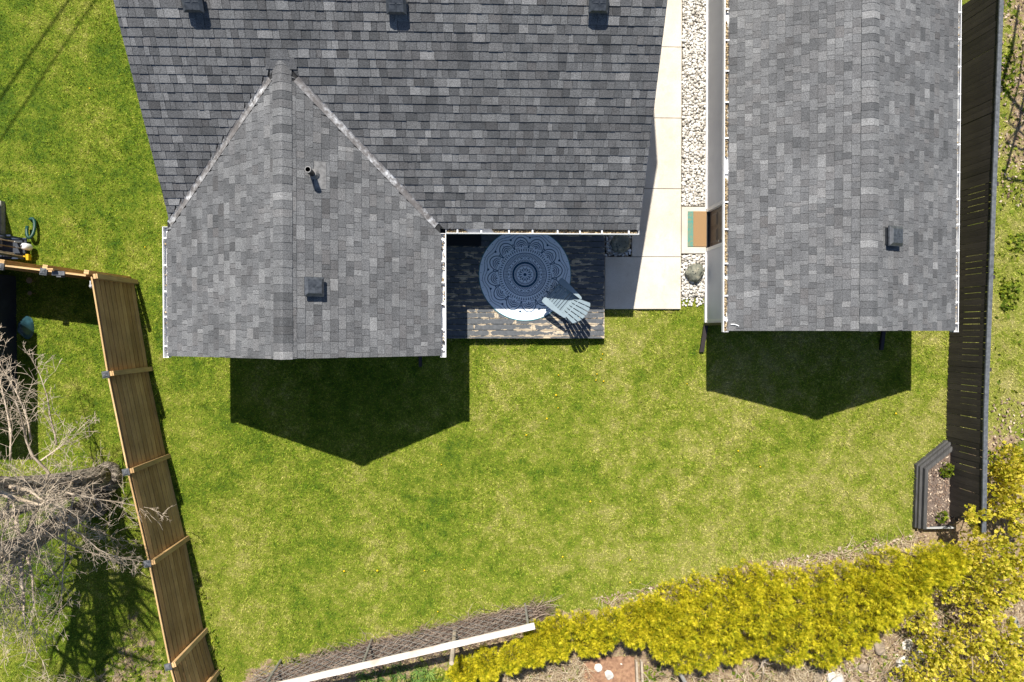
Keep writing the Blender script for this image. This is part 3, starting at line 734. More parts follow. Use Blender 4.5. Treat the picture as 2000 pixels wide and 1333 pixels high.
sf = MB(); sf.box((G_XL+.02, G_YG+.04, G_E-.25), (G_WX, G_YN, G_E-.23)); sf.box((G_WE, G_YG+.04, G_E-.25), (G_XR-.02, G_YN, G_E-.23)); sf.build('soffit', M['white_trim'], garage)
gz2 = G_E-.035
hy = (18, 79, 139, 200, 270, 334, 395, 448, 515, 578, 626)
gutter(garage, (G_XL-.125, G_YN), (G_XL-.125, G_YG-.02), (1, 0), gz2, [G_YN-at(1420, y, gz2).y for y in hy]+[.4], 420)
hy2 = (25, 77, 131, 184, 235, 283, 337, 389, 439, 490, 540, 591, 632)
gutter(garage, (G_XR+.125, G_YG-.02), (G_XR+.125, G_YN), (-1, 0), gz2, [at(1872, y, gz2).y-(G_YG-.02) for y in hy2], 40)
VGr = Vector((-cG, 0, sG*cG)); NGr = Vector((sG*cG, 0, cG))
d = ray(1739, 463); P = Vector((G_XR, 0, G_E)); vp = CO+d*((P-CO).dot(NGr)/d.dot(NGr))
vent(vp, Y, -VGr, NGr, garage, .43)
a, b = at(1379, 634, .12), at(1370, 688, .05)
m = MB(); m.obox(Vector((a.x-.055, a.y, .07)), (.11, 0, 0), (b.x-a.x, b.y-a.y, -.06), (0, 0, .075)); m.box((a.x-.05, G_WS-.10, .10), (a.x+.05, G_WS-.04, 2.2)); m.build('downspout', M['downspout'], garage)
a, b = at(1728, 645, .12), at(1721, 684, .05)
m = MB(); m.obox(Vector((a.x-.045, a.y+.2, .07)), (.09, 0, 0), (b.x-a.x, b.y-a.y-.2, -.06), (0, 0, .075)); m.build('downspout', M['downspout'], garage)
# little bent cable end on the roof corner
P = [Vector((G_XL+.02, at(1425, 634, G_E).y, G_E+.045))]+[Vector((G_XL+.02+k*.055, P0y, G_E+.045+k*.055*sG)) for k, P0y in ((1, at(1430, 634, G_E).y), (2, at(1435, 635, G_E).y), (3, at(1440, 637.5, G_E).y))]
tag(MB().tube(P, .012, 6).build('cable_end', M['white_metal']), 'short bent white cable end lying on the garage roof corner', 'cable')

# ------------------------------------------------------------------ DECK
DX0, DX1 = HW[1]+.01, at(1181, 560, DECK_Z).x
DY_0, DY_1 = at(1000, 661.5, DECK_Z).y, HW[3]-.02
deck = empty('deck', ((DX0+DX1)/2, (DY_0+DY_1)/2, 0), 'low wooden deck with peeling blue-grey paint in the corner of the house', 'deck')
npl = 18; pit = (DY_1-DY_0-.06)/npl
def plank_piece(x0, x1, y0, y1, z0, z1, name='plank'):
    m = MB(); b = .006
    m.hexa([(x0, y0, z0), (x1, y0, z0), (x1, y1, z0), (x0, y1, z0), (x0, y0, z1-b), (x1, y0, z1-b), (x1, y1, z1-b), (x0, y1, z1-b)])
    m.hexa([(x0, y0, z1-b-.0005), (x1, y0, z1-b-.0005), (x1, y1, z1-b-.0005), (x0, y1, z1-b-.0005), (x0+b/2, y0+b, z1), (x1-b/2, y0+b, z1), (x1-b/2, y1-b, z1), (x0+b/2, y1-b, z1)])
    uv = []
    for f in m.f:
        for i in f: p = m.v[i]; uv.append(((p.x-x0)/(x1-x0), (p.y-y0)/(y1-y0)))
    m.uv = uv
    return m.build(name, M['deck'], deck)
for k in range(npl):
    y0 = DY_0+.06+k*pit; cuts = [DX0, DX1]
    for c in ((.38, .80), (.20, .62), (.5,))[k % 3]: cuts.append(DX0+(DX1-DX0)*(c+rnd(-.06, .06)))
    cuts.sort()
    for a, b in zip(cuts, cuts[1:]): plank_piece(a+.002, b-.002, y0+.005, y0+pit-.005, DECK_Z-.035, DECK_Z+rnd(-.002, .002))
plank_piece(DX0, DX1, DY_0, DY_0+.057, DECK_Z-.035, DECK_Z+.001, 'edge_board')
fa = MB(); fa.box((DX0, DY_0+.004, .04), (DX1, DY_0+.03, DECK_Z-.036)); fa.box((DX1-.03, DY_0+.031, .04), (DX1-.002, DY_1, DECK_Z-.036)); fa.build('skirt_board', M['dark_rail'], deck)
jo = MB()
for k in range(5): x = DX0+.2+k*(DX1-DX0-.3)/4; jo.box((x, DY_0+.035, .02), (x+.04, DY_1, DECK_Z-.037))
jo.build('joist', M['timber'], deck)
a, b = at(870, 481, DECK_Z+.01), at(940, 455, DECK_Z+.01)
m = MB(); m.box((HW[1]+.03, a.y, DECK_Z+.004), (b.x, a.y+.55, DECK_Z+.016))
tag(m.build('doormat', M['black_mat']), 'plain black doormat in the dark inner corner of the deck', 'doormat')

# ------------------------------------------------------------------ RUG
rc = at(1025.4, 536.8, DECK_Z+.01); RR = 1.19; RZ = DECK_Z+.012
rug = empty('rug', (rc.x, rc.y, DECK_Z), 'round white rug printed with a navy mandala, lying on the deck', 'rug')
def disc(m, r0, r1, z0, z1, n=96):
    for k in range(n):
        t0, t1 = 2*math.pi*k/n, 2*math.pi*(k+1)/n
        c = lambda r, t, z: (rc.x+r*math.cos(t), rc.y+r*math.sin(t), z)
        if r0 == 0: m.add([(rc.x, rc.y, z1), c(r1, t0, z1), c(r1, t1, z1)], [(0, 1, 2)])
        else: m.add([c(r0, t0, z1), c(r1, t0, z1), c(r1, t1, z1), c(r0, t1, z1)], [(0, 1, 2, 3)])
        m.add([c(r1, t0, z0), c(r1, t1, z0), c(r1, t1, z1), c(r1, t0, z1)], [(0, 1, 2, 3)])
m = MB(); disc(m, 0, RR*.985, DECK_Z+.003, RZ); m.build('rug_body', M['rug'], rug)
m = MB(); disc(m, RR*.986, RR, DECK_Z+.003, RZ+.002); m.build('binding', M['rug_edge'], rug)
pm = MB(); PZ = RZ+.0015
def pt(r, t): return (rc.x+r*RR*math.cos(t), rc.y+r*RR*math.sin(t), PZ)
def dot(r, t, s, k=7):
    s *= 1.85
    c = Vector(pt(r, t)); pm.add([c+Vector((math.cos(2*math.pi*i/k), math.sin(2*math.pi*i/k), 0))*s*RR for i in range(k)], [tuple(range(k))])
def leaf(r0, r1, t, wdt):
    c = (r0+r1)/2; n = Vector((-math.sin(t), math.cos(t), 0))*wdt*RR*1.3
    a, b, mid = Vector(pt(r0, t)), Vector(pt(r1, t)), Vector(pt(c*.45+r1*.55, t))
    pm.add([a, mid-n*.9, b-n*.3, b+n*.3, mid+n*.9], [(0, 1, 2, 3, 4)])
def tleaf(r, t, half, wdt):
    pm.add([pt(r, t-half), pt(r-wdt, t), pt(r, t+half), pt(r+wdt, t)], [(0, 1, 2, 3)])
def ringline(r, wd, n=120):
    wd *= 1.6
    for k in range(n):
        a, b = 2*math.pi*k/n, 2*math.pi*(k+1)/n; pm.add([pt(r-wd, a), pt(r+wd, a), pt(r+wd, b), pt(r-wd, b)], [(0, 1, 2, 3)])
def poly_line(pts, wd):
    wd *= 1.7
    pts = [Vector(p) for p in pts]
    for a, b in zip(pts, pts[1:]):
        d = (b-a); n = Vector((-d.y, d.x, 0)).normalized()*wd*RR; pm.add([a-n, b-n, b+n, a+n], [(0, 1, 2, 3)])
def dring(r, n, s, off=0):
    for k in range(n): dot(r, 2*math.pi*(k+off)/n, s)
TAU = 2*math.pi
dot(0, 0, .012); dring(.028, 8, .006)
for k in range(12): leaf(.045, .135, TAU*k/12, .013); leaf(.09, .165, TAU*(k+.5)/12, .008)
dring(.185, 40, .005); dring(.205, 48, .006); dring(.235, 56, .006); ringline(.262, .010); dring(.245, 90, .004)
dring(.295, 54, .0065); dring(.318, 60, .0055)
for k in range(14): tleaf(.352, TAU*k/14, .11, .013); dot(.352, TAU*(k+.5)/14, .007)
dring(.385, 72, .0065); dring(.410, 78, .006); dring(.435, 84, .0055); ringline(.462, .005)
for k in range(66): leaf(.485, .555, TAU*k/66, .0115)
NPT = 12
for k in range(NPT):
    t0 = TAU*(k+.25)/NPT; hw = math.pi/NPT
    for rb, rt, wd, sh in ((.575, .80, .0055, 1.0),):
        pts = []
        for i in range(-9, 10):
            s = i/9; r = rb+(rt-rb)*(max(0, 1-abs(s)**2.0))**.55+.012*(1-abs(s)); pts.append(pt(r, t0+s*hw*.98))
        poly_line(pts, wd)
    for rb, rt, sc, n in ((.575, .735, .80, 20), (.575, .695, .62, 15), (.575, .655, .42, 10)):
        for i in range(n+1):
            s = -1+2*i/n; r = rb+(rt-rb)*(max(0, 1-abs(s)**2))**.55; dot(r, t0+s*hw*sc, .0058, 6)
    leaf(.585, .635, t0, .016)
    dot(.80, t0+hw, .013, 9); leaf(.66, .70, t0+hw, .015); leaf(.745, .772, t0, .006)
    for i in range(16):
        s = -1+2*i/16; dot(.845+.03*math.cos(s*math.pi), t0+s*hw, .0058, 6); dot(.90+.022*math.cos(s*math.pi), t0+s*hw, .0058, 6)
    for i in range(3): leaf(.935, .962, t0+hw*(i-1)*.66, .006)
pm.build('printed_pattern', M['rug_print'], rug)

# ------------------------------------------------------------------ ADIRONDACK CHAIR
def build_chair():
    o = at(1081.5, 571, DECK_Z+.40); back = Vector((.762, -.648, 0)).normalized(); side = Vector((-back.y, back.x, 0))*-1
    side = Vector((back.y, -back.x, 0))          # points lower left in the photo
    o = Vector((o.x, o.y, DECK_Z+.012))
    L = lambda x, y, z: o+side*x+back*y+Z*z
    ch = empty('adirondack_chair', o, 'pale blue-grey slatted garden chair with a fanned back at the rug edge', 'chair')
    mt = M['chair']
    def bar(name, p, ax, ay, az): return MB().obox(p, ax, ay, az).build(name, mt, ch)
    # seat slats: from the front edge falling gently to the back
    n = 7
    for k in range(n):
        y0 = -.02+k*.073; z = .385-.18*(y0+.02); wid = .54
        MB().obox(L(-wid/2, y0, z), side*wid, back*.058+Z*-.0115, Z*.018).build('seat_slat', mt, ch)
    # front apron
    MB().obox(L(-.27, -.045, .27), side*.54, back*.02, Z*.11).build('front_apron', mt, ch)
    # side rails sloping to the floor at the back, front legs, arms
    for s in (-1, 1):
        x = s*.285
        MB().extr([L(x-.012, -.02, .26), L(x-.012, -.02, .37), L(x-.012, .80, .09), L(x-.012, .84, .0), L(x-.012, .74, .0)], side*.024).build('side_rail', mt, ch)
        MB().obox(L(x+s*.014-.011, -.03, 0), side*.022, back*.10, Z*.53).build('leg', mt, ch)
        c = [(-.055, -.045), (-.075, .03), (-.075, .06)]
        out = [(.02, -.10), (.085, -.095), (.105, -.06), (.108, .05), (.098, .25), (.075, .45), (.055, .60), (.02, .64), (-.005, .60), (-.025, .30), (-.045, .08), (-.048, -.06), (-.02, -.095)]
        MB().extr([L(x+s*a, b, .535) for a, b in out], Z*.022).build('armrest', mt, ch)
        MB().extr([L(x+s*.03-.01, .0, .535), L(x+s*.03-.01, .14, .535), L(x+s*.03-.01, .02, .33)], side*.02).build('arm_bracket', mt, ch)
    # rear support rails
    MB().obox(L(-.33, .60, .50), side*.66, back*.022, Z*.035).build('back_rail', mt, ch)
    MB().obox(L(-.27, .46, .275), side*.54, back*.03, Z*.05).build('back_rail', mt, ch)
    # cross piece over the seat back (wide curved slat seen between seat and back)
    rows = [L(-.27, .475, .30), L(.27, .475, .30), L(.22, .515, .335), L(.10, .545, .345), L(0, .552, .348), L(-.10, .545, .345), L(-.22, .515, .335)]
    MB().extr(rows, Z*.02).build('seat_slat', mt, ch)
    # back slats: a fan, rounded top outline
    nb = 6
    for k in range(nb):
        s = (k-(nb-1)/2)/((nb-1)/2)
        xb = s*.215; xt = s*.285; ln = .80-.13*abs(s)**2.2
        d = (back*.56+Z*.83).normalized()
        wb, wt = .066, .089
        q = lambda x, l, h: L(x, .50, .32)+d*l+(back*-.83+Z*.56)*h
        top = []
        for i in range(5):
            a = (i/4-.5); xx = xt+a*wt; top.append((xx, .80-.13*abs(xx/.285)**2.2-(.006 if i in (0, 4) else 0)))
        pl = [q(xb-wb/2, 0, 0), q(xb+wb/2, 0, 0)]+[q(x, l, 0) for x, l in reversed(top)]
        MB().extr(pl, (back*-.83+Z*.56)*.020).build('back_slat', mt, ch)
    d = (back*.56+Z*.83).normalized()
    for l in (.48,): MB().obox(L(-.30, .50, .32)+d*l-(back*-.83+Z*.56)*.03, side*.60, d*.05, (back*-.83+Z*.56)*.025).build('back_rail', mt, ch)
build_chair()

# ------------------------------------------------------------------ door mat, boulders
a, b = at(1343, 482, SZ+.01), at(1386, 413.5, SZ+.01)
dm = empty('doormat', ((a.x+b.x)/2, (a.y+b.y)/2, SZ), 'brown coir doormat with a worn teal stripe outside the garage door', 'doormat')
xt = a.x+.145; x1m = min(b.x, G_WX-.035)
MB().box((xt, a.y, SZ+.006), (x1m, b.y, SZ+.026)).build('coir_pile', M['coir'], dm)
MB().box((a.x, a.y, SZ+.006), (xt-.001, b.y, SZ+.024)).build('stripe', M['teal'], dm)

def boulder(px, py, s, label, name='boulder', mat='boulder', seed=1, sub=3, sq=(1, 1, .8), rough=.28, lumps=None, z0=.05):
    p = at(px, py, .1); bm = bmesh.new(); bmesh.ops.create_icosphere(bm, subdivisions=sub, radius=1)
    rr = random.Random(seed); dirs = [(Vector((rr.gauss(0, 1), rr.gauss(0, 1), rr.gauss(0, 1))).normalized(), rr.uniform(.55, .9)) for _ in range(9)]
    pits = [(Vector((rr.gauss(0, 1), rr.gauss(0, 1), abs(rr.gauss(0, 1)))).normalized(), rr.uniform(.10, .20)) for _ in range(26)]
    for v in bm.verts:
        n = v.co.normalized(); k = 1.0
        for d, h in dirs:
            c = n.dot(d)
            if c > h: k -= (c-h)*rough*1.6
        if mat == 'boulder':
            for d, r in pits:
                dd = (n-d).length
                if dd < r: k -= .16*(1-dd/r)
        k += rr.uniform(-.05, .05)+.06*math.sin(n.x*5+seed)*math.sin(n.y*6+seed*2)
        v.co = Vector((n.x*k*s*sq[0], n.y*k*s*sq[1], n.z*k*s*sq[2]))
    me = bpy.data.meshes.new(name); bm.to_mesh(me); bm.free(); me.materials.append(M[mat])
    me.polygons.foreach_set('use_smooth', [mat == 'boulder']*len(me.polygons))
    o = bpy.data.objects.new(name, me); COL.objects.link(o); o.location = (p.x, p.y, z0+s*sq[2]*.55); o.rotation_euler = (0, 0, seed*1.3)
    return tag(o, label, 'rock')
boulder(1355.5, 533, .25, 'pitted grey-green boulder sunlit on white gravel by the garage', seed=3, sub=4)
boulder(1212, 477, .27, 'pitted dark boulder in the shaded gravel pocket beside the deck', seed=8, sub=4)

# ------------------------------------------------------------------ LEFT CEDAR FENCE
def wood_fence(name, pts, label, cap_at, zt, side_out, bays=None, n_pl=9, lamp=False, capped_rail=True):
    """horizontal boards between posts; side_out=+1 puts posts on the right of the walking direction"""
    root = empty(name, (*pts[0], 0), label, 'fence')
    for i, (a, b) in enumerate(zip(pts, pts[1:])):
        A = Vector((*a, 0)); B = Vector((*b, 0)); d = (B-A).normalized(); L = (B-A).length
        n = Vector((d.y, -d.x, 0))*side_out                      # towards the posts' side
        hgt = (zt-.06)/n_pl
        for k in range(n_pl):
            z = .05+k*hgt; tl = .026                             # foot stands proud: tilt added so the face catches more sun
            P = A-n*.010; wob = rnd(-.003, .003)
            m = MB(); m.hexa([P+Z*z-n*.012, P+Z*z+d*L-n*.012, P+Z*z+d*L+n*(tl+wob), P+Z*z+n*(tl+wob), P+Z*(z+hgt-.046)-n*.012, P+Z*(z+hgt-.046)+d*L-n*.012, P+Z*(z+hgt-.046)+d*L+n*(.014+wob), P+Z*(z+hgt-.046)+n*(.014+wob)])
            # local frame along the board so the grain runs with it
            c = sum((v for v in m.v), Vector())/8; rot = Matrix(((n.x, d.x, 0), (n.y, d.y, 0), (0, 0, 1)))
            me = bpy.data.meshes.new('plank'); me.from_pydata([rot.transposed() @ (v-c) for v in m.v], [], m.f); me.materials.append(M['cedar_wood'])
            o = bpy.data.objects.new('plank', me); link(o, root, c); o.rotation_euler = rot.to_euler()
        MB().obox(A-n*.032+Z*.05, d*L, n*.008, Z*(zt-.06)).build('light_block_sheet', M['cedar_wood'], root)  # added sheet behind the planks, keeps sun from leaking through the gaps
        m = MB(); m.obox(A-n*.034+Z*(zt-.004), d*L, n*.034, Z*.030); m.build('top_rail', M['cedar_post'], root)
    for i, a in enumerate(pts):
        A = Vector((*a, 0)); j = min(i, len(pts)-2); d = (Vector((*pts[j+1], 0))-Vector((*pts[j], 0))).normalized(); n = Vector((d.y, -d.x, 0))*side_out
        P = A+n*.024
        m = MB(); m.obox(P-d*.055, d*.11, n*.055, Z*(zt+.02)); m.obox(P-d*.055+n*.060, d*.11, n*.030, Z*(zt+.012)); m.build('post', M['cedar_post'], root)
        if i in cap_at:
            c = A-n*.045+Z*(zt+.01) if True else A
            m = MB(); hs = .078
            m.obox(c-d*hs-n*hs, d*2*hs, n*2*hs, Z*.05)
            f = .55
            e = [c-d*hs*.9-n*hs*.9, c+d*hs*.9-n*hs*.9, c+d*hs*.9+n*hs*.9, c-d*hs*.9+n*hs*.9]
            m.hexa([p+Z*.0495 for p in e]+[c+(p-c)*f+Z*.085 for p in e])
            e2 = [c+(p-c)*.35 for p in e]; m.hexa([p+Z*.0845 for p in e2]+[c+(p-c)*.22+Z*.10 for p in e])
            m.build('post_cap', M['weathered_black'], root)
            m = MB(); m.obox(c-d*.05-n*.05-Z*(zt), d*.10, n*.10, Z*(zt+.0)); m.build('post', M['cedar_post'], root)
    return root
FB = [at(262, 552), at(290, 722), at(325, 892), at(362, 1052), at(398, 1232), at(421, 1313), at(446, 1430)]
fb = [(p.x, p.y) for p in FB]
wf = wood_fence('cedar_fence', fb, 'long cedar fence of horizontal boards with black post caps down the lawn', {1, 2, 3, 4, 5}, FENCE_Z, -1)
G = [at(262, 550.5), at(251, 549), at(179, 540), at(104, 531), at(-40, 513), at(-190, 494)]
gb = [(p.x, p.y) for p in G]
gf = wood_fence('cedar_fence', gb[1:], 'short cedar fence run with two capped gate posts at the left edge', {1, 2}, FENCE_Z, 1, n_pl=8)
c = at(176, 559, 1.75)
m = MB(); m.tube([c, c-Z*.04, c-Z*.07], [.02, .05, .045], 10); m.box((c.x-.012, c.y, c.z-.03), (c.x+.012, c.y+.12, c.z-.005)); m.build('spot_lamp', M['grey_metal'], gf)
c = at(115, 534, FENCE_Z+.03); m = MB(); m.box((c.x-.14, c.y-.05, c.z), (c.x+.14, c.y+.045, c.z+.03)); m.box((c.x-.05, c.y-.09, c.z-.15), (c.x+.05, c.y-.05, c.z+.01)); m.build('gate_latch', M['weathered_black'], gf)
# light sticks up: tall board above the gate that throws the notch in the shade
c = at(109, 533, FENCE_Z); m = MB(); m.box((c.x-.07, c.y+.05, 1.5), (c.x+.07, c.y+.08, FENCE_Z+.22)); m.build('gate_stile', M['cedar_post'], gf)

# ------------------------------------------------------------------ RIGHT DARK FENCE
RZT = 1.42
RT = [at(1957, -40, RZT), at(1937, 480, RZT), at(1925, 800, RZT), at(1921, 1040, RZT)]
RT = [Vector((p.x, p.y, 0)) for p in RT]
rf = empty('dark_board_fence', (RT[0].x, RT[1].y, 0), 'dark stained vertical board fence with a worn grey top rail beside the garage', 'fence')
def lerp_line(pts, s):
    for a, b in zip(pts, pts[1:]):
        L = (b-a).length
        if s <= L: return a+(b-a)*(s/L), (b-a).normalized()
        s -= L
    return pts[-1], (pts[-1]-pts[-2]).normalized()
TL = sum((b-a).length for a, b in zip(RT, RT[1:])); s = 0
while s < TL-.1:
    bw = rnd(.150, .168); P, d = lerp_line(RT, s); n = Vector((d.y, -d.x, 0))       # n points west
    if n.x > 0: n = -n
    j = rnd(-.004, .004); g = random.choice((.003, .004, .008, .011))
    o = P+n*(.028+j)+Z*.03
    m = MB(); m.obox(o, d*(bw-g), -n*.020, Z*(RZT-.05+rnd(-.006, .0)))
    m.build('board', M['dark_wood'], rf); s += bw
for a, b in zip(RT, RT[1:]):
    d = (b-a).normalized(); n = Vector((-1, 0, 0)); L = (b-a).length
    MB().obox(a-Vector((.05, 0, 0))+Z*(RZT-.02), d*L, Vector((.105, 0, 0)), Z*.04).build('top_rail', M['dark_rail'], rf)
    for z in (.35, 1.1): MB().obox(a+Vector((.010, 0, 0))+Z*z, d*L, Vector((.04, 0, 0)), Z*.09).build('rail', M['dark_wood'], rf)
s = .4
while s < TL:
    P, d = lerp_line(RT, s); MB().box((P.x+.052, P.y-.05, 0), (P.x+.14, P.y+.05, RZT-.03)).build('post', M['dark_wood'], rf); s += 2.3

# ------------------------------------------------------------------ RAISED BED
BZ = .26
bo = [at(1857, 862, BZ), at(1797, 911, BZ), at(1793, 1034, BZ)]; bo = [Vector((p.x, p.y, 0)) for p in bo]
xe = RT[2].x-.03
bed = empty('raised_bed', (bo[1].x+.5, bo[1].y-.6, 0), 'low angled raised bed edged with dark stacked timbers against the fence', 'planter')
def offs(p, w):   # inward offset corner chain
    d0 = (p[1]-p[0]).normalized(); d1 = (p[2]-p[1]).normalized()
    n0 = Vector((-d0.y, d0.x, 0)); n1 = Vector((-d1.y, d1.x, 0))
    bis = (n0+n1).normalized(); k = w/bis.dot(n0)
    return [p[0]+n0*w, p[1]+bis*k, p[2]+n1*w]
def chain(p, w0, w1, z0, z1, dz=0):
    a, b = offs(p, w0), offs(p, w1)
    for i in range(2):
        MB().hexa([a[i]+Z*z0, a[i+1]+Z*z0, b[i+1]+Z*z0, b[i]+Z*z0, a[i]+Z*z1, a[i+1]+Z*z1, b[i+1]+Z*z1, b[i]+Z*z1]).build('timber', M['timber'], bed)
chain(bo, 0, .085, 0, .12); chain(bo, .045, .115, .121, .20); chain(bo, .140, .23, 0, .265)
ins = offs(bo, .232); xe = max(xe, ins[0].x+.02)
south = MB(); south.box((bo[2].x+.25, bo[2].y, 0), (at(1853, 1026).x, bo[2].y+.035, .24)); south.build('end_board', M['grey_metal'], bed)
poly = [tuple(ins[0])[:2], tuple(ins[1])[:2], (ins[2].x, ins[2].y+.04), (xe, ins[2].y+.12), (xe, ins[0].y)]
MB().prism(poly, 0, .19).build('soil', M['mulch'], bed)
n = 700; P = np.stack([np.random.uniform(bo[1].x, xe, n), np.random.uniform(bo[2].y, bo[0].y, n), np.full(n, .196)], 1); P = P[in_poly(P[:, 0], P[:, 1], poly)]
def flakes(name, P, size, mat, parent=None, label=None, cat=None, tilt=.5, aspect=.35, kind='stuff'):
    n = len(P); L = np.random.uniform(*size, n); a = np.random.uniform(0, 6.28, n); t = np.random.uniform(-tilt, tilt, n)
    d = np.stack([np.cos(a)*np.cos(t), np.sin(a)*np.cos(t), np.abs(np.sin(t))], 1)*L[:, None]; w_ = np.stack([-np.sin(a), np.cos(a), np.random.uniform(-.4, .4, n)], 1)*(L*aspect/2)[:, None]
    z = np.stack([np.zeros(n), np.zeros(n), L*.12], 1)
    VV = np.stack([P, P+d*.5-w_+z, P+d, P+d*.5+w_+z], 1).reshape(-1, 3)
    k = np.arange(n)[:, None]*4; TT = np.concatenate([k+np.array([[0, 1, 2]]), k+np.array([[0, 2, 3]])])
    return tag(np_mesh(name, VV, TT, mat, parent, kind=kind, rnd=np.repeat(np.random.rand(n), 4)), label, cat)
flakes('mulch', P, (.04, .11), M['chip'], bed)

# ------------------------------------------------------------------ foliage helpers
def sprays(C, D, L, wd, k, spread, droop=0.0):
    """C centres, D outward directions -> k leaflets each fanned in a random plane"""
    n = len(C); R_ = np.random.normal(size=(n, 3)); B = np.cross(D, R_); B /= np.linalg.norm(B, axis=1)[:, None]+1e-9
    NN = np.cross(D, B); VV = []; 
    for j in range(k):
        t = (-1+2*j/max(1, k-1))*spread+np.random.uniform(-.2, .2, n); ln = L*np.random.uniform(.6, 1.1, n)*(1-.35*abs(-1+2*j/max(1, k-1)))
        d = D*np.cos(t)[:, None]+B*np.sin(t)[:, None]; d[:, 2] -= droop; 
        sd = np.cross(d, NN); sd /= np.linalg.norm(sd, axis=1)[:, None]+1e-9
        mid = C+d*(ln*.45)[:, None]; w2 = wd*np.random.uniform(.7, 1.2, n)
        VV.append(np.stack([C, mid-sd*w2[:, None], C+d*ln[:, None], mid+sd*w2[:, None]], 1))
    VV = np.stack(VV, 1).reshape(-1, 3); m = len(VV)//4
    q = np.arange(m)[:, None]*4; TT = np.concatenate([q+np.array([[0, 1, 2]]), q+np.array([[0, 2, 3]])])
    return VV, TT, m//n
def blob_points(E, n):
    """points spread through the outer part of a list of ellipsoids (x,y,z,rx,ry,rz)"""
    E = np.array(E); wgt = E[:, 3]*E[:, 4]; ch = np.random.choice(len(E), n, p=wgt/wgt.sum()); e = E[ch]
    d = np.random.normal(size=(n, 3)); d /= np.linalg.norm(d, axis=1)[:, None]; d[:, 2] = np.where(d[:, 2] < -.35, -d[:, 2], d[:, 2])
    lump = 1+.26*np.sin(d[:, 0]*7+e[:, 0]*9)*np.sin(d[:, 1]*8+e[:, 1]*7)
    r = np.random.uniform(.62, 1.06, n)**.8*lump
    P = e[:, :3]+d*e[:, 3:]*r[:, None]; D = d*.75+np.array([0, 0, .45])+np.random.normal(size=(n, 3))*.35; D /= np.linalg.norm(D, axis=1)[:, None]
    ok = P[:, 2] > .03; return P[ok], D[ok]
def shrub_mass(name, E, n, L, wd, k, spread, mat, label, cat, stems=(), group=None, droop=0, stem_mat='brush'):
    c = np.array(E)[:, :3].mean(0); root = empty(name, (c[0], c[1], 0), label, cat, group)
    P, D = blob_points(E, n); VV, TT, kk = sprays(P, D, L, wd, k, spread, droop)
    hgt = np.repeat(np.random.rand(len(P)), kk*4)
    np_mesh('foliage', VV, TT, mat, root, rnd=hgt)
    for (a, b, r) in stems:
        a, b = Vector(a), Vector(b); mid = (a+b)/2+Vector((rnd(-.1, .1), rnd(-.1, .1), .05)); m = MB(); m.tube([a, mid, b], [r, r*.75, r*.4], 5, rnd=random.random())
        m.build('stem', M[stem_mat], root)
    return root

# ------------------------------------------------------------------ CEDAR HEDGES
def hedge_blobs(rows):
    E = []
    for px, py, z, r, h in rows:
        p = at(px, py, z); E.append((p.x, p.y, z, r*rnd(.9, 1.1), r*rnd(.85, 1.1), h))
    return E
rows = []
for px, top, bot in ((1290, 1165, 1300), (1325, 1125, 1322), (1370, 1105, 1318), (1415, 1092, 1310), (1460, 1082, 1290), (1505, 1085, 1292), (1550, 1088, 1312), (1600, 1088, 1316), (1645, 1080, 1300), (1690, 1066, 1275), (1735, 1060, 1240), (1780, 1058, 1200), (1825, 1058, 1150), (1855, 1066, 1120)):
    kk = max(2, int((bot-top)/45))
    for i in range(kk): 
        f = (i+.5)/kk; rows.append((px+rnd(-12, 12), top+26+(bot-top-52)*f, .55+.45*math.sin(f*math.pi)+rnd(-.26, .26), .38, .40))
E1 = hedge_blobs(rows)
shrub_mass('cedar_hedge', E1, 50000, .125, .0040, 8, .9, M['cedar_leaf'], 'broad golden-yellow cedar hedge along the lawn below the raised bed', 'hedge', [((e[0], e[1], 0), (e[0]+rnd(-.1, .1), e[1]+rnd(-.1, .1), e[2]), .03) for e in E1[::2]])
rows = []
for px, top, bot in ((915, 1272, 1345), (960, 1256, 1335), (1005, 1240, 1322), (1050, 1212, 1300), (1095, 1192, 1292), (1140, 1184, 1286), (1185, 1180, 1276), (1230, 1168, 1272), (1272, 1152, 1262)):
    kk = max(1, int((bot-top)/42))
    for i in range(kk):
        f = (i+.5)/kk; rows.append((px+rnd(-10, 10), top+20+(bot-top-40)*f, .45+.3*math.sin(f*math.pi)+rnd(-.2, .2), .34, .36))
E2 = hedge_blobs(rows)
shrub_mass('cedar_hedge', E2, 28000, .115, .0040, 8, .9, M['cedar_leaf'], 'lower golden cedar hedge growing around the end of the white rail', 'hedge', [((e[0], e[1], 0), (e[0]+rnd(-.1, .1), e[1]+rnd(-.1, .1), e[2]), .025) for e in E2[::2]])

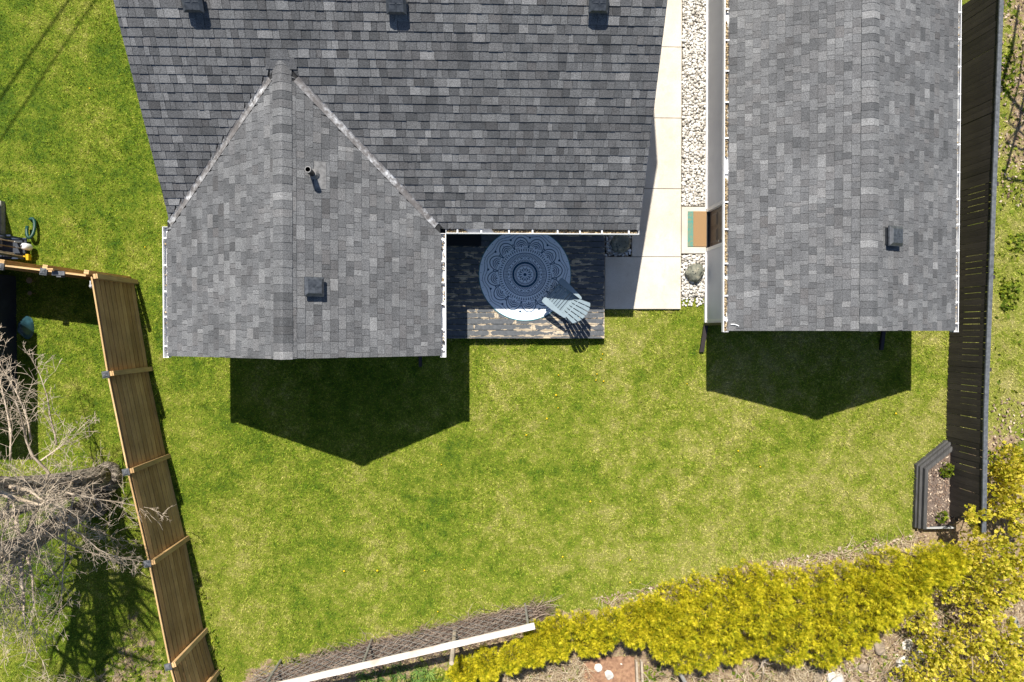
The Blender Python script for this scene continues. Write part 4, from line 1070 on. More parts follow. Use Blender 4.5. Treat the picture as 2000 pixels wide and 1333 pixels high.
# ------------------------------------------------------------------ LEAFY SHRUBS (lower right)
def leafy(label, specs, n, stems_to, mat='maple_leaf', size=.075):
    E = [(*at(px, py, z)[:2], z, r, r, h) for px, py, z, r, h in specs]
    base = at(*stems_to[0]); st = []
    for px, py, z in stems_to[1]: st.append((tuple(base), tuple(at(px, py, z)), .016))
    return shrub_mass('leafy_shrub', E, int(n*3.6), size, size*.27, 7, 1.9, M[mat], label, 'shrub', st, group='yellow-green shrubs in the lower right corner', stem_mat='straw')
leafy('yellow-green shrub crowding the east side of the dark fence end', [(1965, 905, .7, .5, .5), (1985, 960, .8, .55, .5), (1945, 985, .8, .35, .4), (1990, 1010, .7, .4, .4), (1955, 935, .6, .4, .4)], 700, ((1950, 930), [(1985, 1000, 1), (1960, 900, 1), (1990, 940, 1.1)]))
leafy('thin leafy sprig leaning over the end of the dark fence', [(1893, 992, 1.3, .10, .08), (1898, 1012, 1.4, .12, .1), (1922, 1005, 1.5, .14, .1), (1905, 1035, 1.2, .16, .12), (1890, 1008, 1.3, .1, .1)], 60, ((1885, 1010), [(1893, 990, 1.3), (1925, 1003, 1.5), (1900, 1015, 1.4)]), size=.085)
leafy('large airy yellow-leaved shrub below the fence end', [(1880, 1085, .8, .5, .4), (1930, 1080, 1., .5, .4), (1975, 1070, 1., .5, .4), (1900, 1130, .9, .5, .4), (1950, 1140, 1., .6, .4), (1985, 1130, .9, .4, .4), (1860, 1150, .7, .4, .3), (1910, 1180, .9, .5, .4)], 900, ((1880, 1090), [(1970, 1080, 1.3), (1960, 1170, 1.3), (1880, 1170, 1.1), (1925, 1060, 1.4), (1990, 1120, 1.2)]))
leafy('sparse yellow shrub over the white rocks at the bottom', [(1790, 1200, .6, .45, .3), (1800, 1300, .6, .45, .3), (1840, 1260, .8, .5, .35), (1850, 1310, .7, .5, .35), (1760, 1330, .5, .35, .3), (1800, 1240, .5, .3, .3)], 520, ((1800, 1210), [(1810, 1330, 1.), (1860, 1280, 1.2), (1780, 1180, 1.)]))
leafy('dense yellow shrub filling the bottom right corner', [(1900, 1240, .9, .5, .4), (1950, 1300, .9, .6, .4), (1900, 1320, .8, .5, .4), (1995, 1320, .8, .5, .4), (1960, 1230, .8, .4, .3), (2010, 1250, .8, .4, .3)], 800, ((1900, 1200), [(1960, 1300, 1.3), (1900, 1320, 1.2), (1990, 1260, 1.2), (1860, 1250, 1.1)]))
# small plants in the raised bed
def plantlet(px, py, s, label, n=60, z=.19):
    p = at(px, py, z); E = [(p.x, p.y, z+.08, s, s, .12), (p.x-.05, p.y-.1, z+.06, s*.7, s*.7, .1)]
    shrub_mass('small_plant', E, n, .07, .017, 6, 1.6, M['green_leaf'], label, 'plant', [((p.x, p.y, z-.02), (p.x, p.y, z+.12), .008)])
plantlet(1845, 915, .16, 'green bushy plant at the top of the raised bed', 110)
plantlet(1836, 1007, .13, 'smaller straggly green plant at the foot of the raised bed', 55)

# ------------------------------------------------------------------ WHITE RAIL / CHAIN LINK FENCE
CZ = 1.30
ca, cb = at(470, 1355, CZ), at(1044, 1222, CZ); ca, cb = Vector((ca.x, ca.y, 0)), Vector((cb.x, cb.y, 0))
cf = empty('chain_link_fence', tuple((ca+cb)/2), 'sagging chain-link fence topped by a white painted rail with rust marks', 'fence')
d = (cb-ca).normalized(); L = (cb-ca).length; n = Vector((-d.y, d.x, 0))
MB().obox(ca-n*.075+Z*CZ, d*L, n*.15, Z*.045).build('top_rail', M['rusty_white'], cf)
m = MB(); st = .30
k = -CZ
while k < L:
    for s in (1, -1):
        x0, x1 = (k, k+CZ); z0, z1 = (0.03, CZ) if s > 0 else (CZ, .03)
        lo, hi = max(0, x0), min(L, x1)
        if hi-lo > .05:
            f = lambda x: z0+(z1-z0)*(x-x0)/(x1-x0)
            m.tube([ca+d*lo+Z*f(lo)+n*.03*s*.3, ca+d*hi+Z*f(hi)+n*.03*s*.3], .0055, 4)
    k += st
m.build('wire_mesh', M['wire'], cf)
P = at(889, 1224); MB().tube([P, (P.x, P.y, 2.0)], .055, 8).build('post', M['handle_wood'], cf)
for s in (.6, 3.0, L-.15): p = ca+d*s+n*.05; MB().tube([p, p+Z*(CZ-.01)], .03, 8).build('post', M['wire'], cf)

def twigs(name, P, size, thick, mat, label, cat, flat=.35, kind='stuff', dirbias=None):
    n = len(P); L = np.random.uniform(*size, n); a = np.random.uniform(0, 6.28, n)
    if dirbias is not None: a = np.random.normal(dirbias, .5, n)+np.pi*np.random.randint(0, 2, n)
    d = np.stack([np.cos(a), np.sin(a), np.random.uniform(0, flat, n)], 1)*L[:, None]; sd = np.stack([-np.sin(a), np.cos(a), np.zeros(n)], 1)*np.random.uniform(.6, 1.4, n)[:, None]*thick
    bend = np.stack([-np.sin(a), np.cos(a), np.full(n, .4)], 1)*(L*np.random.uniform(-.18, .18, n))[:, None]; up = np.array([0, 0, thick*1.2])
    p0, p1, p2 = P, P+d*.5+bend, P+d
    VV = np.stack([p0-sd, p0+sd, p0+up, p1-sd, p1+sd, p1+up, p2-sd*.4, p2+sd*.4, p2+up*.4], 1).reshape(-1, 3)
    F = np.array([[0, 3, 5], [0, 5, 2], [2, 5, 4], [2, 4, 1], [3, 6, 8], [3, 8, 5], [5, 8, 7], [5, 7, 4]])
    TT = (F[None]+np.arange(n)[:, None, None]*9).reshape(-1, 3)
    return tag(np_mesh(name, VV, TT, mat, kind=kind, rnd=np.repeat(np.random.rand(n), 9)), label, cat)
def poly_scatter(poly, n, z0=.01, z1=.03):
    p = np.array(poly); lo, hi = p.min(0), p.max(0); out = np.zeros((0, 3))
    while len(out) < n:
        Q = np.stack([np.random.uniform(lo[0], hi[0], n*2), np.random.uniform(lo[1], hi[1], n*2), np.random.uniform(z0, z1, n*2)], 1); out = np.concatenate([out, Q[in_poly(Q[:, 0], Q[:, 1], poly)]])
    return out[:n]
twigs('dry_brush', poly_scatter(gp((500, 1322), (640, 1272), (800, 1236), (960, 1196), (1062, 1172), (1075, 1205), (900, 1248), (700, 1300), (560, 1345)), 4200, .02, .30), (.15, .6), .0045, M['brush'], 'brown dead brush piled along the white-railed fence', 'brush', dirbias=math.atan2(d.y, d.x))
twigs('dry_straw', np.concatenate([poly_scatter(gp((1380, 1310), (1700, 1270), (1850, 1100), (2040, 1060), (2040, 1420), (1380, 1420)), 2600, .01, .2), poly_scatter(gp((1250, 1300), (1400, 1310), (1400, 1420), (1250, 1420)), 350, .01, .15), poly_scatter(gp((1150, 1172), (1780, 1042), (1800, 1060), (1200, 1185)), 500, .0, .05), poly_scatter(gp((985, 1300), (1140, 1278), (1160, 1400), (960, 1400)), 1100, .02, .25), poly_scatter(gp((1490, 1310), (1580, 1290), (1600, 1400), (1480, 1400)), 700, .02, .2), poly_scatter(gp((60, 1310), (230, 1320), (260, 1400), (40, 1400)), 500, .02, .25)]), (.12, .5), .004, M['straw'], 'bleached dry grass stalks along the bottom edge', 'dry grass', flat=.8)
flakes('leaf_litter', np.concatenate([poly_scatter(gp((1640, 1180), (1880, 1100), (2040, 1080), (2040, 1420), (1520, 1420), (1560, 1300)), 3800), poly_scatter(gp((1940, -60), (2060, -60), (2060, 420), (1950, 400)), 650), poly_scatter(gp((1940, 780), (2050, 780), (2050, 900), (1935, 900)), 250), poly_scatter(gp((1150, 1170), (1800, 1035), (1810, 1060), (1200, 1190)), 500)]), (.04, .11), M['chip'], label='brown leaf litter over the rough ground right and below', cat='leaf litter', tilt=.6, aspect=.6)

# ------------------------------------------------------------------ bottom edge details
m = MB(); m.prism(gp((1138, 1296), (1160, 1284), (1238, 1282), (1244, 1420), (1130, 1420)), .0, .03)
tag(m.build('bare_soil', M['brown_soil']), kind='structure')
for px, py in ((1241, 0), (1251, 0)):
    a, b = at(px-2, 1288), at(px+4, 1420); e = Vector((.055, 0, 0)); m = MB(); m.obox(Vector((a.x, a.y, 0)), e, Vector((b.x-a.x, b.y-a.y, 0)), Z*.14)
    tag(m.build('edging_board', M['handle_wood']), 'narrow weathered board edging the brown soil patch, '+('inner of the pair' if px == 1241 else 'outer of the pair'), 'board')
WR = [(1170, 1306, .13, 'jagged white rock left of two on the brown soil'), (1190, 1322, .15, 'jagged white rock right of two on the brown soil'), (1213, 1302, .06, 'small white stone alone on the brown soil'),
      (1763, 1296, .24, 'large white rock lowest under the sparse yellow shrub'), (1793, 1281, .22, 'white rock beside the largest one under the yellow shrub'), (1775, 1262, .18, 'white rock topmost of three under the yellow shrub'), (1634, 1326, .27, 'pale flat rock on the bottom edge beneath the hedge')]
for i, (px, py, s, lb) in enumerate(WR): boulder(px, py, s, lb, 'rock', 'white_rock', 20+i, 2, (1, .9, .5), .5, z0=0)
BRK = [(1720, 1268, .20, 'brown rock under the right end of the hedge'), (1690, 1305, .17, 'tan oval rock below the hedge'), (1600, 1322, .18, 'brown rock at the bottom left of the pale flat one')]
for i, (px, py, s, lb) in enumerate(BRK): boulder(px, py, s, lb, 'rock', 'brown_rock', 40+i, 2, (1.1, .8, .5), .5, z0=0)
# forked driftwood
p = at(1490, 1292, .3); dw = MB()
for ex, ey, z in ((1474, 1316, .05), (1522, 1278, .55), (1512, 1296, .3), (1482, 1300, .1), (1488, 1330, .02)):
    q = at(ex, ey, z); mid = (p+q)/2+Vector((rnd(-.05, .05), rnd(-.05, .05), .08)); dw.tube([p, mid, q], [.028, .02, .010], 6)
tag(dw.build('driftwood', M['twig']), 'forked bleached branch lying below the golden hedge', 'branch')
p = at(1324, 1308); tag(MB().tube([p, (p.x, p.y, .75)], .05, 10).build('metal_post', M['grey_metal']), 'short grey metal post under the hedge at the bottom edge', 'post')
for i, (a, b, lb) in enumerate((((1975, 1210), (1990, 1245), 'grey plank half hidden under the right-hand shrubs, upper one'), ((1975, 1258), (2010, 1270), 'grey plank half hidden under the right-hand shrubs, lower one'))):
    A, B = at(*a, .25), at(*b, .25); dd = (B-A).normalized(); nn = Vector((-dd.y, dd.x, 0)); tag(MB().obox(Vector((A.x, A.y, .2)), B-A, nn*.16, Z*.04).build('plank', M['stone_grey']), lb, 'plank')
# day lilies below the white rail
p0 = gp((700, 1310), (840, 1290), (850, 1400), (690, 1400)); C = poly_scatter(p0, 240, .0, .02)
D = np.random.normal(size=(240, 3))*.7; D[:, 2] = .75; D /= np.linalg.norm(D, axis=1)[:, None]
VV, TT, kk = sprays(C, D, .42, .014, 6, .9, .25); ro = empty('lily_clump', (C[:, 0].mean(), C[:, 1].mean(), 0), 'clump of strappy green leaves just below the white rail', 'plant')
np_mesh('foliage', VV, TT, M['lily_leaf'], ro, rnd=np.repeat(np.random.rand(240), kk*4))
# weeds
wp = np.concatenate([poly_scatter(gp((1265, 1312), (1500, 1300), (1700, 1295), (1720, 1420), (1265, 1420)), 420), poly_scatter(gp((1650, 1230), (1780, 1130), (1860, 1090), (1860, 1300), (1700, 1330)), 260), poly_scatter(gp((1960, 0), (2050, 0), (2050, 420), (1955, 400)), 150), poly_scatter(gp((960, 1310), (1140, 1290), (1130, 1400), (950, 1400)), 130), poly_scatter(gp((560, 1290), (690, 1255), (720, 1262), (600, 1300)), 190), poly_scatter(gp((830, 1318), (930, 1300), (930, 1400), (830, 1400)), 260), poly_scatter(gp((1950, 540), (1990, 545), (1988, 600), (1955, 610)), 120), poly_scatter(gp((1965, 455), (2010, 455), (2010, 500), (1970, 500)), 70), poly_scatter(gp((1955, 100), (1985, 100), (1975, 190), (1950, 190)), 90),
    poly_scatter(gp((1930, 880), (1990, 860), (2000, 920), (1930, 930)), 160), poly_scatter(gp((1255, 1300), (1290, 1295), (1295, 1400), (1258, 1400)), 110), poly_scatter(gp((1940, 0), (2050, 0), (2050, 800), (1935, 800)), 130), poly_scatter(gp((380, 1080), (440, 1300), (420, 1330)), 50), poly_scatter(gp((200, 1270), (330, 1260), (360, 1400), (180, 1400)), 140)])
D = np.random.normal(size=(len(wp), 3))*.6; D[:, 2] = .7; D /= np.linalg.norm(D, axis=1)[:, None]
VV, TT, kk = sprays(wp, D, .10, .024, 6, 2.0, .1); np_mesh('weeds', VV, TT, M['green_leaf'], rnd=np.repeat(np.random.rand(len(wp)), kk*4), kind='stuff')

# ------------------------------------------------------------------ DANDELIONS
DAN = [(1177, 692, 'just below the deck corner, upper of a touching pair'), (1174, 702, 'just below the deck corner, lower of a touching pair'), (1091, 733, 'below the garden chair shadow, alone'), (1166, 731, 'topmost of the tight cluster below the deck corner'),
       (1164, 743, 'lower left one of the tight cluster below the deck corner'), (1179, 745, 'lower right one of the tight cluster below the deck corner'), (1090, 797, 'lower of two standing near each other below the chair'), (1086, 772, 'upper of two standing near each other below the chair'),
       (1068, 818, 'level with the lower tip edge of the house shadow'), (1342, 750, 'alone just left of the garage shadow'), (1028, 850, 'first one right of the house shadow point'), (1750, 808, 'alone beside the lower edge of the garage shadow'),
       (862, 908, 'alone right of the tip of the house shadow'), (1153, 980, 'alone in the open middle of the lawn'), (1099, 1088, 'midway between the white rail end and the middle of the lawn'), (1231, 1094, 'upper of two nearest the golden hedge'),
       (1231, 1138, 'lower of two nearest the golden hedge'), (672, 1116, 'first in the row of four above the white rail'), (737, 1115, 'second in the row of four above the white rail'), (829, 1115, 'third in the row of four above the white rail'),
       (907, 1113, 'last in the row of four above the white rail'), (855, 1195, 'closest to the brush by the white rail'), (1442, 881, 'left of two below the garage shadow'), (1485, 912, 'right of two below the garage shadow'),
       (283, 483, 'between the house wing and the cedar fence corner'), (175, 173, 'in the upper left lawn under the cable shadow')]
fm_ = MB()
for r, h, k, off in ((.032, .052, 9, 0), (.023, .060, 7, .3), (.012, .066, 5, .1)):
    fm_.add([(0, 0, h+.006)]+[(r*math.cos(off+i*math.pi/k)*(1 if i % 2 == 0 else .72), r*math.sin(off+i*math.pi/k)*(1 if i % 2 == 0 else .72), h) for i in range(2*k)], [(0, 1+i, 1+(i+1) % (2*k)) for i in range(2*k)])
head = fm_.mesh('flower_head', M['dandelion'], Vector((0, 0, 0)))
lm = MB(); lm.tube([(0, 0, 0), (0, 0, .052)], .004, 4)
for i in range(5):
    a = i*1.26; lm.add([(0, 0, .02), (.05*math.cos(a-.2), .05*math.sin(a-.2), .035), (.09*math.cos(a), .09*math.sin(a), .025), (.05*math.cos(a+.2), .05*math.sin(a+.2), .035)], [(0, 1, 2, 3)])
lm.att = {'rnd': [.4]*len(lm.v)}; leafm = lm.mesh('leaf_rosette', M['green_leaf'], Vector((0, 0, 0)))
for px, py, lb in DAN:
    p = at(px, py, .05); r = empty('dandelion', (p.x, p.y, 0), 'yellow dandelion '+lb, 'dandelion', 'dandelions scattered over the lawn'); r.rotation_euler = (0, 0, rnd(0, 6)); k = rnd(.6, .95); r.scale = (k, k, 1)
    for nme, me in (('flower_head', head), ('leaf_rosette', leafm)):
        o = bpy.data.objects.new(nme, me); COL.objects.link(o); o.parent = r

# ------------------------------------------------------------------ LEFT EDGE: locker, garden tools, shed, tarp
c = at(8, 397); lk = empty('storage_locker', (c.x-.6, c.y-.6, 0), 'dark storage locker with a grey stone plinth at the left edge of the lawn', 'locker')
MB().box((c.x-1.3, c.y-1.1, .16), (c.x, c.y, 1.45)).build('body', M['shed_dark'], lk); MB().box((c.x-1.33, c.y-1.13, 0), (c.x+.03, c.y+.03, .158)).build('plinth', M['stone_grey'], lk); MB().box((c.x-1.36, c.y-1.16, 1.452), (c.x+.05, c.y+.05, 1.51)).build('lid', M['weathered_black'], lk)
rk = empty('tool_rack', tuple(at(40, 480)), 'dark steel rack of garden tools beside the cedar fence gate', 'rack')
a, b = at(50, 468), at(58, 506)
for x_, y_ in ((a.x, a.y), (b.x, b.y), (a.x-.55, a.y), (b.x-.55, b.y)): MB().box((x_-.02, y_-.02, 0), (x_+.02, y_+.02, 1.25)).build('upright', M['navy'], rk)
for z in (.12, .7, 1.22):
    MB().box((a.x-.57, a.y-.018, z), (b.x+.02, a.y+.018, z+.035)).build('rail', M['grey_metal' if z > 1 else 'navy'], rk); MB().box((a.x-.57, b.y-.018, z), (b.x+.02, b.y+.018, z+.035)).build('rail', M['navy'], rk)
MB().box((a.x-.56, b.y, .09), (b.x, a.y, .118)).build('shelf', M['shed_dark'], rk)
for i, (px, py, lb, mt, hd) in enumerate(((36, 474, 'pale wooden tool handle standing topmost in the rack', 'handle_wood', 'grey_metal'), (38, 485, 'yellowish tool handle standing second in the rack', 'straw', 'grey_metal'), (36, 497, 'pale tool handle standing lowest but one in the rack', 'handle_wood', 'navy'), (52, 502, 'tool with a bright yellow plastic foot in the rack', 'handle_wood', 'yellow_plastic'))):
    p = at(px, py, .15); r = empty('garden_tool', (p.x, p.y, .12), lb, 'garden tool', 'garden tools in the rack')
    MB().tube([(p.x, p.y, .3), (p.x-.05, p.y, 1.6)], .017, 8).build('handle', M[mt], r)
    if hd == 'yellow_plastic': m = MB(); m.box((p.x-.10, p.y-.03, .12), (p.x+.07, p.y+.03, .17)); m.box((p.x+.03, p.y-.09, .125), (p.x+.10, p.y+.06, .24)); m.build('foot', M[hd], r)
    else: MB().hexa([(p.x-.06, p.y-.012, .12), (p.x+.06, p.y-.012, .12), (p.x+.06, p.y+.012, .12), (p.x-.06, p.y+.012, .12), (p.x-.03, p.y-.012, .32), (p.x+.03, p.y-.012, .32), (p.x+.03, p.y+.012, .32), (p.x-.03, p.y+.012, .32)]).build('head', M[hd], r)
p = at(55, 483, .2); m = MB(); m.tube([(p.x, p.y, .12), (p.x, p.y, .16), (p.x, p.y, .36), (p.x, p.y, .40)], [.07, .085, .085, .03], 12)
tag(m.build('plastic_jug', M['white_metal'], smooth=True), 'white plastic jug on the end of the tool rack', 'jug')
pts = []
for i in range(15):
    t = i/14*math.pi*1.75-.6; px = 60+7.5*math.sin(t)*1.0+5*math.cos(t)*.5; py = 446-19*math.cos(t); pts.append(at(px, py, .06+.14*(1-math.cos(t))/2))
tag(MB().tube(pts, .042, 8).build('hose_loop', M['green_plastic'], smooth=True), 'dark green hose loop lying on the lawn above the tool rack', 'hose')
shx = at(72, 700).x-.168*2.4
y0, y1 = at(0, 890).y+.657*2.4, at(0, 532).y
sh = empty('neighbour_shed', (shx-1.5, (y0+y1)/2, 0), 'dark neighbouring shed at the left edge behind the bare tree', 'shed')
m = MB(); z = 0
while z < 2.3: m.hexa([(shx-3, y0+.1, z), (shx-.10+.012, y0+.1, z), (shx-.10+.012, y1-.1, z), (shx-3, y1-.1, z), (shx-3, y0+.1, z+.16), (shx-.10, y0+.1, z+.16), (shx-.10, y1-.1, z+.16), (shx-3, y1-.1, z+.16)]); z += .1605
m.build('wall', M['shed_dark'], sh)
MB().box((shx-3.1, y0-.05, 2.41), (shx, y1+.05, 2.5)).build('roof', M['tar'], sh)
for k in range(2): a_ = y0+.5+k*1.2; m = MB(); m.box((shx-.10+.014, a_, .9), (shx-.10+.04, a_+.6, 1.6)); wd_ = m.build('window', M['dark_frame'], sh); MB().box((shx-.10+.041, a_+.05, .95), (shx-.10+.045, a_+.55, 1.55)).build('pane', M['glass'], wd_)
# crumpled tarp
tp = at(54, 640); nn_ = 15; V_ = []; F_ = []
for i in range(nn_):
    for j in range(nn_):
        u, v = i/(nn_-1)*2-1, j/(nn_-1)*2-1; r = min(1, math.hypot(u, v)); h = .32*(1-r**2)+.10*math.sin(u*7+v*3)*(1-r)+rnd(-.04, .04)*(1-r)
        sc_ = 1/max(1, math.hypot(u, v)); V_.append((tp.x+u*.17*sc_, tp.y+v*.30*sc_, max(.01, h)))
F_ = [(i*nn_+j, (i+1)*nn_+j, (i+1)*nn_+j+1, i*nn_+j+1) for i in range(nn_-1) for j in range(nn_-1)]
tag(MB().add(V_, F_).build('crumpled_tarp', M['tarp'], smooth=True), 'crumpled teal tarp in the shade by the left edge', 'tarp')
for px, py, s, lb in ((57, 548, .075, 'larger round pale green disc in the shade behind the gate'), (58, 573, .055, 'smaller round pale green disc in the shade behind the gate')):
    p = at(px, py, .25); m = MB(); m.tube([(p.x, p.y, .24), (p.x, p.y, .25)], s, 14); m.tube([(p.x, p.y, 0), (p.x, p.y, .24)], .008, 5); tag(m.build('garden_stake', M['straw']), lb, 'garden stake')

# ------------------------------------------------------------------ BARE TREE
tree = empty('bare_tree', tuple(at(205, 945)), 'bare multi-stemmed tree with rough bark and pale twigs left of the cedar fence', 'tree')
tr = random.Random(11)
def rv(s=1.0): return Vector((tr.gauss(0, s), tr.gauss(0, s), tr.gauss(0, s)))
trunk, limb, twg = MB(), MB(), MB()
def grow(m, p, d, L, r0, r1, n, wander, k, uv=False, gravity=0.0):
    pts = [p.copy()]; rs = [r0]; d = d.normalized()
    for i in range(n):
        d = (d+rv(wander)+Z*gravity).normalized(); p = p+d*(L/n); pts.append(p.copy()); rs.append(r0+(r1-r0)*(i+1)/n)
    m.tube(pts, rs, k, uv); return pts, d
def twig_cluster(p, d, L, depth):
    k = 3
    pts, dd = grow(twg, p, d, L,   .007 if depth == 2 else .0044, .0028, 3 if depth else 2, .16, k, gravity=.06)
    if depth == 0: return
    for q in pts[1:]:
        for _ in range(2 if depth > 1 else 1):
            nd = (d+rv(.75)).normalized(); twig_cluster(q, nd, L*tr.uniform(.35, .6), depth-1)
    for _ in range(3): twig_cluster(pts[-1], (dd+rv(.6)).normalized(), L*.22, 0)
stems = [(at(212, 930), Vector((-.03, .13, 1)), 8.0, .27), (at(186, 982), Vector((-.15, -.16, 1)), 7.5, .27), (at(196, 950), Vector((-.30, .02, 1)), 7.0, .13)]
for base, dr_, L, r in stems:
    b = Vector((base.x, base.y, -.05))
    pts, _ = grow(trunk, b, dr_, L, r, r*.35, 12, .035, 12, True)
    trunk.tube([b, b+dr_.normalized()*.35], [r*1.55, r*.98], 12, True)
    for i in range(2, 12):
        for _ in range(2 if i < 6 else 4):
            az = tr.uniform(0, 2*math.pi); d = Vector((math.cos(az), math.sin(az), tr.uniform(.25, .9)))
            if i < 5 and d.x > .3: d.x *= .4
            LL = tr.uniform(1.0, 2.5)*(1.15-i/18); lp, ld = grow(limb, pts[i], d, LL, (tr.uniform(.03, .055) if i < 6 else tr.uniform(.05, .09)), .012, 6, .14, 5, gravity=.02)
            if i >= 6:
                for q in lp[2:]: twig_cluster(q, (ld+rv(.7)).normalized(), tr.uniform(.5, 1.1), 1)
                continue
            for q in lp[2:]:
                for _k in range(3): twig_cluster(q, (ld+rv(.8)).normalized(), tr.uniform(.4, .95), 1)
            twig_cluster(lp[-1], ld, .8, 2)
    # epicormic shoots all over the trunk
    for i in range(1, 7):
        for _ in range(16):
            q = pts[i-1].lerp(pts[i], tr.random()); az = tr.uniform(0, 6.28); d = Vector((math.cos(az), math.sin(az), tr.uniform(.1, .7)))
            twig_cluster(q+d*r*.6, d, tr.uniform(.3, .65), 1)
# the low leaning branches reaching past the fence and up the picture
for (px, py, z, tx, ty, tz) in ((120, 1000, 2.2, 205, 1062, 1.6), (110, 1010, 2.3, 215, 1100, 1.8), (40, 1050, 2.2, 130, 1130, 2.0), (80, 900, 2.5, 150, 850, 2.3), (20, 860, 2.6, 20, 690, 2.6), (120, 960, 2.4, 270, 1010, 1.9), (60, 860, 2.4, 55, 640, 2.6), (20, 900, 2.6, 5, 720, 2.7), (110, 870, 2.2, 95, 730, 2.5), (100, 1040, 2.0, 190, 1130, 1.9), (60, 1060, 2.0, 60, 1180, 2.0), (10, 1120, 2.0, 30, 1240, 2.0)):
    a, b = at(px, py, z), at(tx, ty, tz); lp, ld = grow(limb, a, b-a, (b-a).length, .024, .008, 7, .10, 5)
    for q in lp[1:]:
        for _k in range(3): twig_cluster(q, (ld+rv(.9)).normalized(), tr.uniform(.25, .6), 1)
    twig_cluster(lp[-1], ld, .5, 2)
lp, ld = grow(limb, Vector((-9.9, -3.2, 3.4)), Vector((2.2, .1, 1.5)), 2.0, .05, .012, 8, .07, 6)
for q in lp[3:]:
    for _k in range(3): twig_cluster(q, (ld+rv(.8)).normalized(), tr.uniform(.4, .8), 1)
trunk.build('trunk', M['bark'], tree, True); limb.build('limb', M['twig'], tree, True); twg.build('twigs', M['twig'], tree)

# overhead cable run whose shadow crosses the upper left lawn
def cable(p0, p1, z, r, lb):
    a, b = at(*p0), at(*p1); off = Vector((SUN.x, SUN.y, 0))/(-SUN.z)*z; a, b = a-off, b-off; e = (b-a); a -= e*1.5; b += e*1.2
    tag(MB().tube([(a.x, a.y, z), ((a.x+b.x)/2, (a.y+b.y)/2, z-.05), (b.x, b.y, z)], r, 8).build('utility_cable', M['pipe_black']), lb, 'cable')
cable((136, 2), (4, 190), 9.5, .032, 'thick overhead cable casting the longer shadow on the upper left lawn')
cable((130, 85), (62, 185), 9.0, .024, 'thinner overhead cable casting the shorter shadow beside it')
# tree limb over the neighbour's side that shades the rough strip and the fence end
def limb_shadow(px0, py0, px1, py1, z, r):
    off = Vector((SUN.x, SUN.y, 0))/(-SUN.z)*z; a, b = at(px0, py0)-off, at(px1, py1)-off; return Vector((a.x, a.y, z)), Vector((b.x, b.y, z+.4)), r
nb = empty('neighbour_tree', (16.2, 6.4, 0), 'leafless tree outside the right edge shading the rough strip', 'tree')
nm = MB()
nm.tube([(16.2, 6.4, 0), (16.1, 6.3, 2.5), (15.8, 6.1, 5.5)], [.16, .13, .06], 8)
for (a, b, z, r) in (((1990, 10), (1950, 150), 4.5, .05), ((2010, 130), (1955, 330), 4.0, .045), ((2020, 200), (1960, 260), 3.6, .03), ((2000, 80), (1965, 220), 4.2, .03)):
    p, q, r = limb_shadow(*a, *b, z, r); nm.tube([(15.9, 6.15, z-.3), q.lerp(p, .0), p.lerp(q, .5)+Vector((.05, 0, .1)), p], [r*1.2, r, r, r*.5], 6)
    for k in range(6): s = p.lerp(q, random.random()); nm.tube([s, s+Vector((rnd(-.6, .6), rnd(-.6, .6), rnd(0, .4)))], [.014, .005], 4)
nm.att = {}; nm.build('crown', M['twig'], nb)

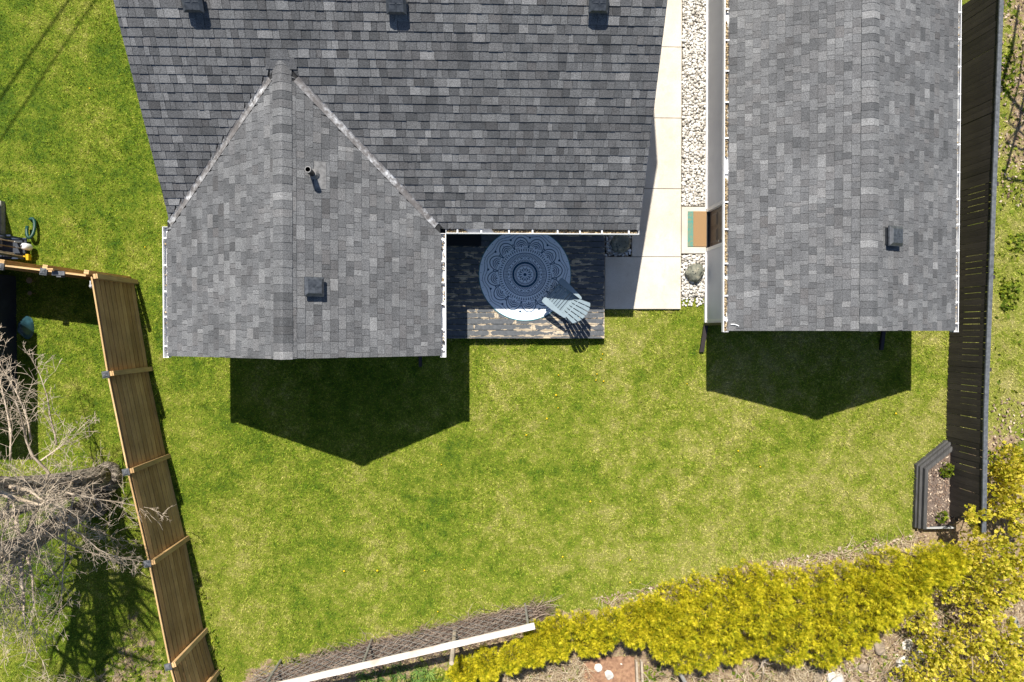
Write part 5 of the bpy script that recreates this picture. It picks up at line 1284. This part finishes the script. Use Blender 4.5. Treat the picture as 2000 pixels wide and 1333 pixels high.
# ================================================================== LAWN BLADES
def build_lawn(N=900000):
    x = np.random.uniform(-14.2, 15.6, N); y = np.random.uniform(-10.4, 9.6, N); keep = np.ones(N, bool)
    def cut(x0, x1, y0, y1): keep[(x > x0) & (x < x1) & (y > y0) & (y < y1)] = False
    cut(HW[0], HW[1], HW[2], 15); cut(HW[1]-.1, M_XR-.3, DY_0+.02, 15); cut(HW[1]-.1, DX1, DY_0+.02, 15); cut(xw, XS+.02, ys[0], 15)
    cut(XS, G_WX, GRY0-.02, 15); cut(G_WX-.02, G_WE, G_WS-.03, 15); cut(-20, shx-.1, y0, y1)
    keep[in_poly(x, y, poly)] = False; keep[in_poly(x, y, [tuple(p)[:2] for p in bo]+[(xe, bo[2].y), (xe, bo[0].y)])] = False
    gi = np.clip(((x+17)/36*180).round().astype(int), 0, 180); gj = np.clip(((y+13)/26*130).round().astype(int), 0, 130)
    dv = GROUND_DIRT[gj, gi]; keep &= np.random.rand(N) > dv*1.15
    for a, b in zip(FB, FB[1:]):
        ex, ey = b.x-a.x, b.y-a.y; L = math.hypot(ex, ey); dd = np.abs((x-a.x)*ey-(y-a.y)*ex)/L; tt = ((x-a.x)*ex+(y-a.y)*ey)/L**2; keep &= (dd > .035) | (tt < 0) | (tt > 1)
    x, y, dv = x[keep], y[keep], dv[keep]; n = len(x)
    patch = np.sin(x*1.3+2*np.sin(y*.9))*np.sin(y*1.1+1.7*np.sin(x*.7))
    L = np.random.uniform(.030, .070, n)*(1+.25*patch)*(1+.5*(np.random.rand(n) < .04)); az = np.random.uniform(0, 6.28, n); el = np.random.uniform(.15, 1.25, n)
    near = np.full(n, 9.0)
    for a, b in list(zip(FB, FB[1:]))+list(zip(RT, RT[1:]))+[(Vector((DX0, DY_0, 0)), Vector((DX1, DY_0, 0))), (Vector((xw, ys[0], 0)), Vector((XS, ys[0], 0))), (bo[0], bo[1]), (bo[1], bo[2]), (Vector((G_WX, G_WS, 0)), Vector((G_WE, G_WS, 0))), (Vector((HW[0], HW[2], 0)), Vector((HW[1], HW[2], 0)))]:
        ex, ey = b.x-a.x, b.y-a.y; tt = np.clip(((x-a.x)*ex+(y-a.y)*ey)/(ex*ex+ey*ey), 0, 1); near = np.minimum(near, np.hypot(x-a.x-tt*ex, y-a.y-tt*ey))
    rag = .10+.08*np.sin(x*5.1+y*3.7)*np.sin(x*2.3-y*6.1)
    L = np.where(near < rag, L*np.random.uniform(1.3, 2.6, n), L)
    tuft = np.sin(x*3.9+1.3*np.sin(y*2.7))*np.sin(y*4.3+1.1*np.sin(x*3.1)); L = np.where(tuft > .93, L*1.7, L)
    d = np.stack([np.cos(az)*np.cos(el), np.sin(az)*np.cos(el), np.sin(el)], 1)*L[:, None]; wv = np.stack([-np.sin(az), np.cos(az), np.zeros(n)], 1)*np.random.uniform(.004, .010, n)[:, None]
    B = np.stack([x, y, np.zeros(n)], 1); VV = np.stack([B-wv, B+wv, B+d], 1).reshape(-1, 3); TT = np.arange(3*n).reshape(-1, 3)
    np_mesh('grass', VV, TT, M['blades'], kind='stuff', rnd=np.repeat(np.random.rand(n), 3), dry=np.repeat(np.clip(dv*1.6, 0, 1), 3), tone=np.repeat(np.random.rand(n), 3))
y0_, y1_ = y0, y1
build_lawn()
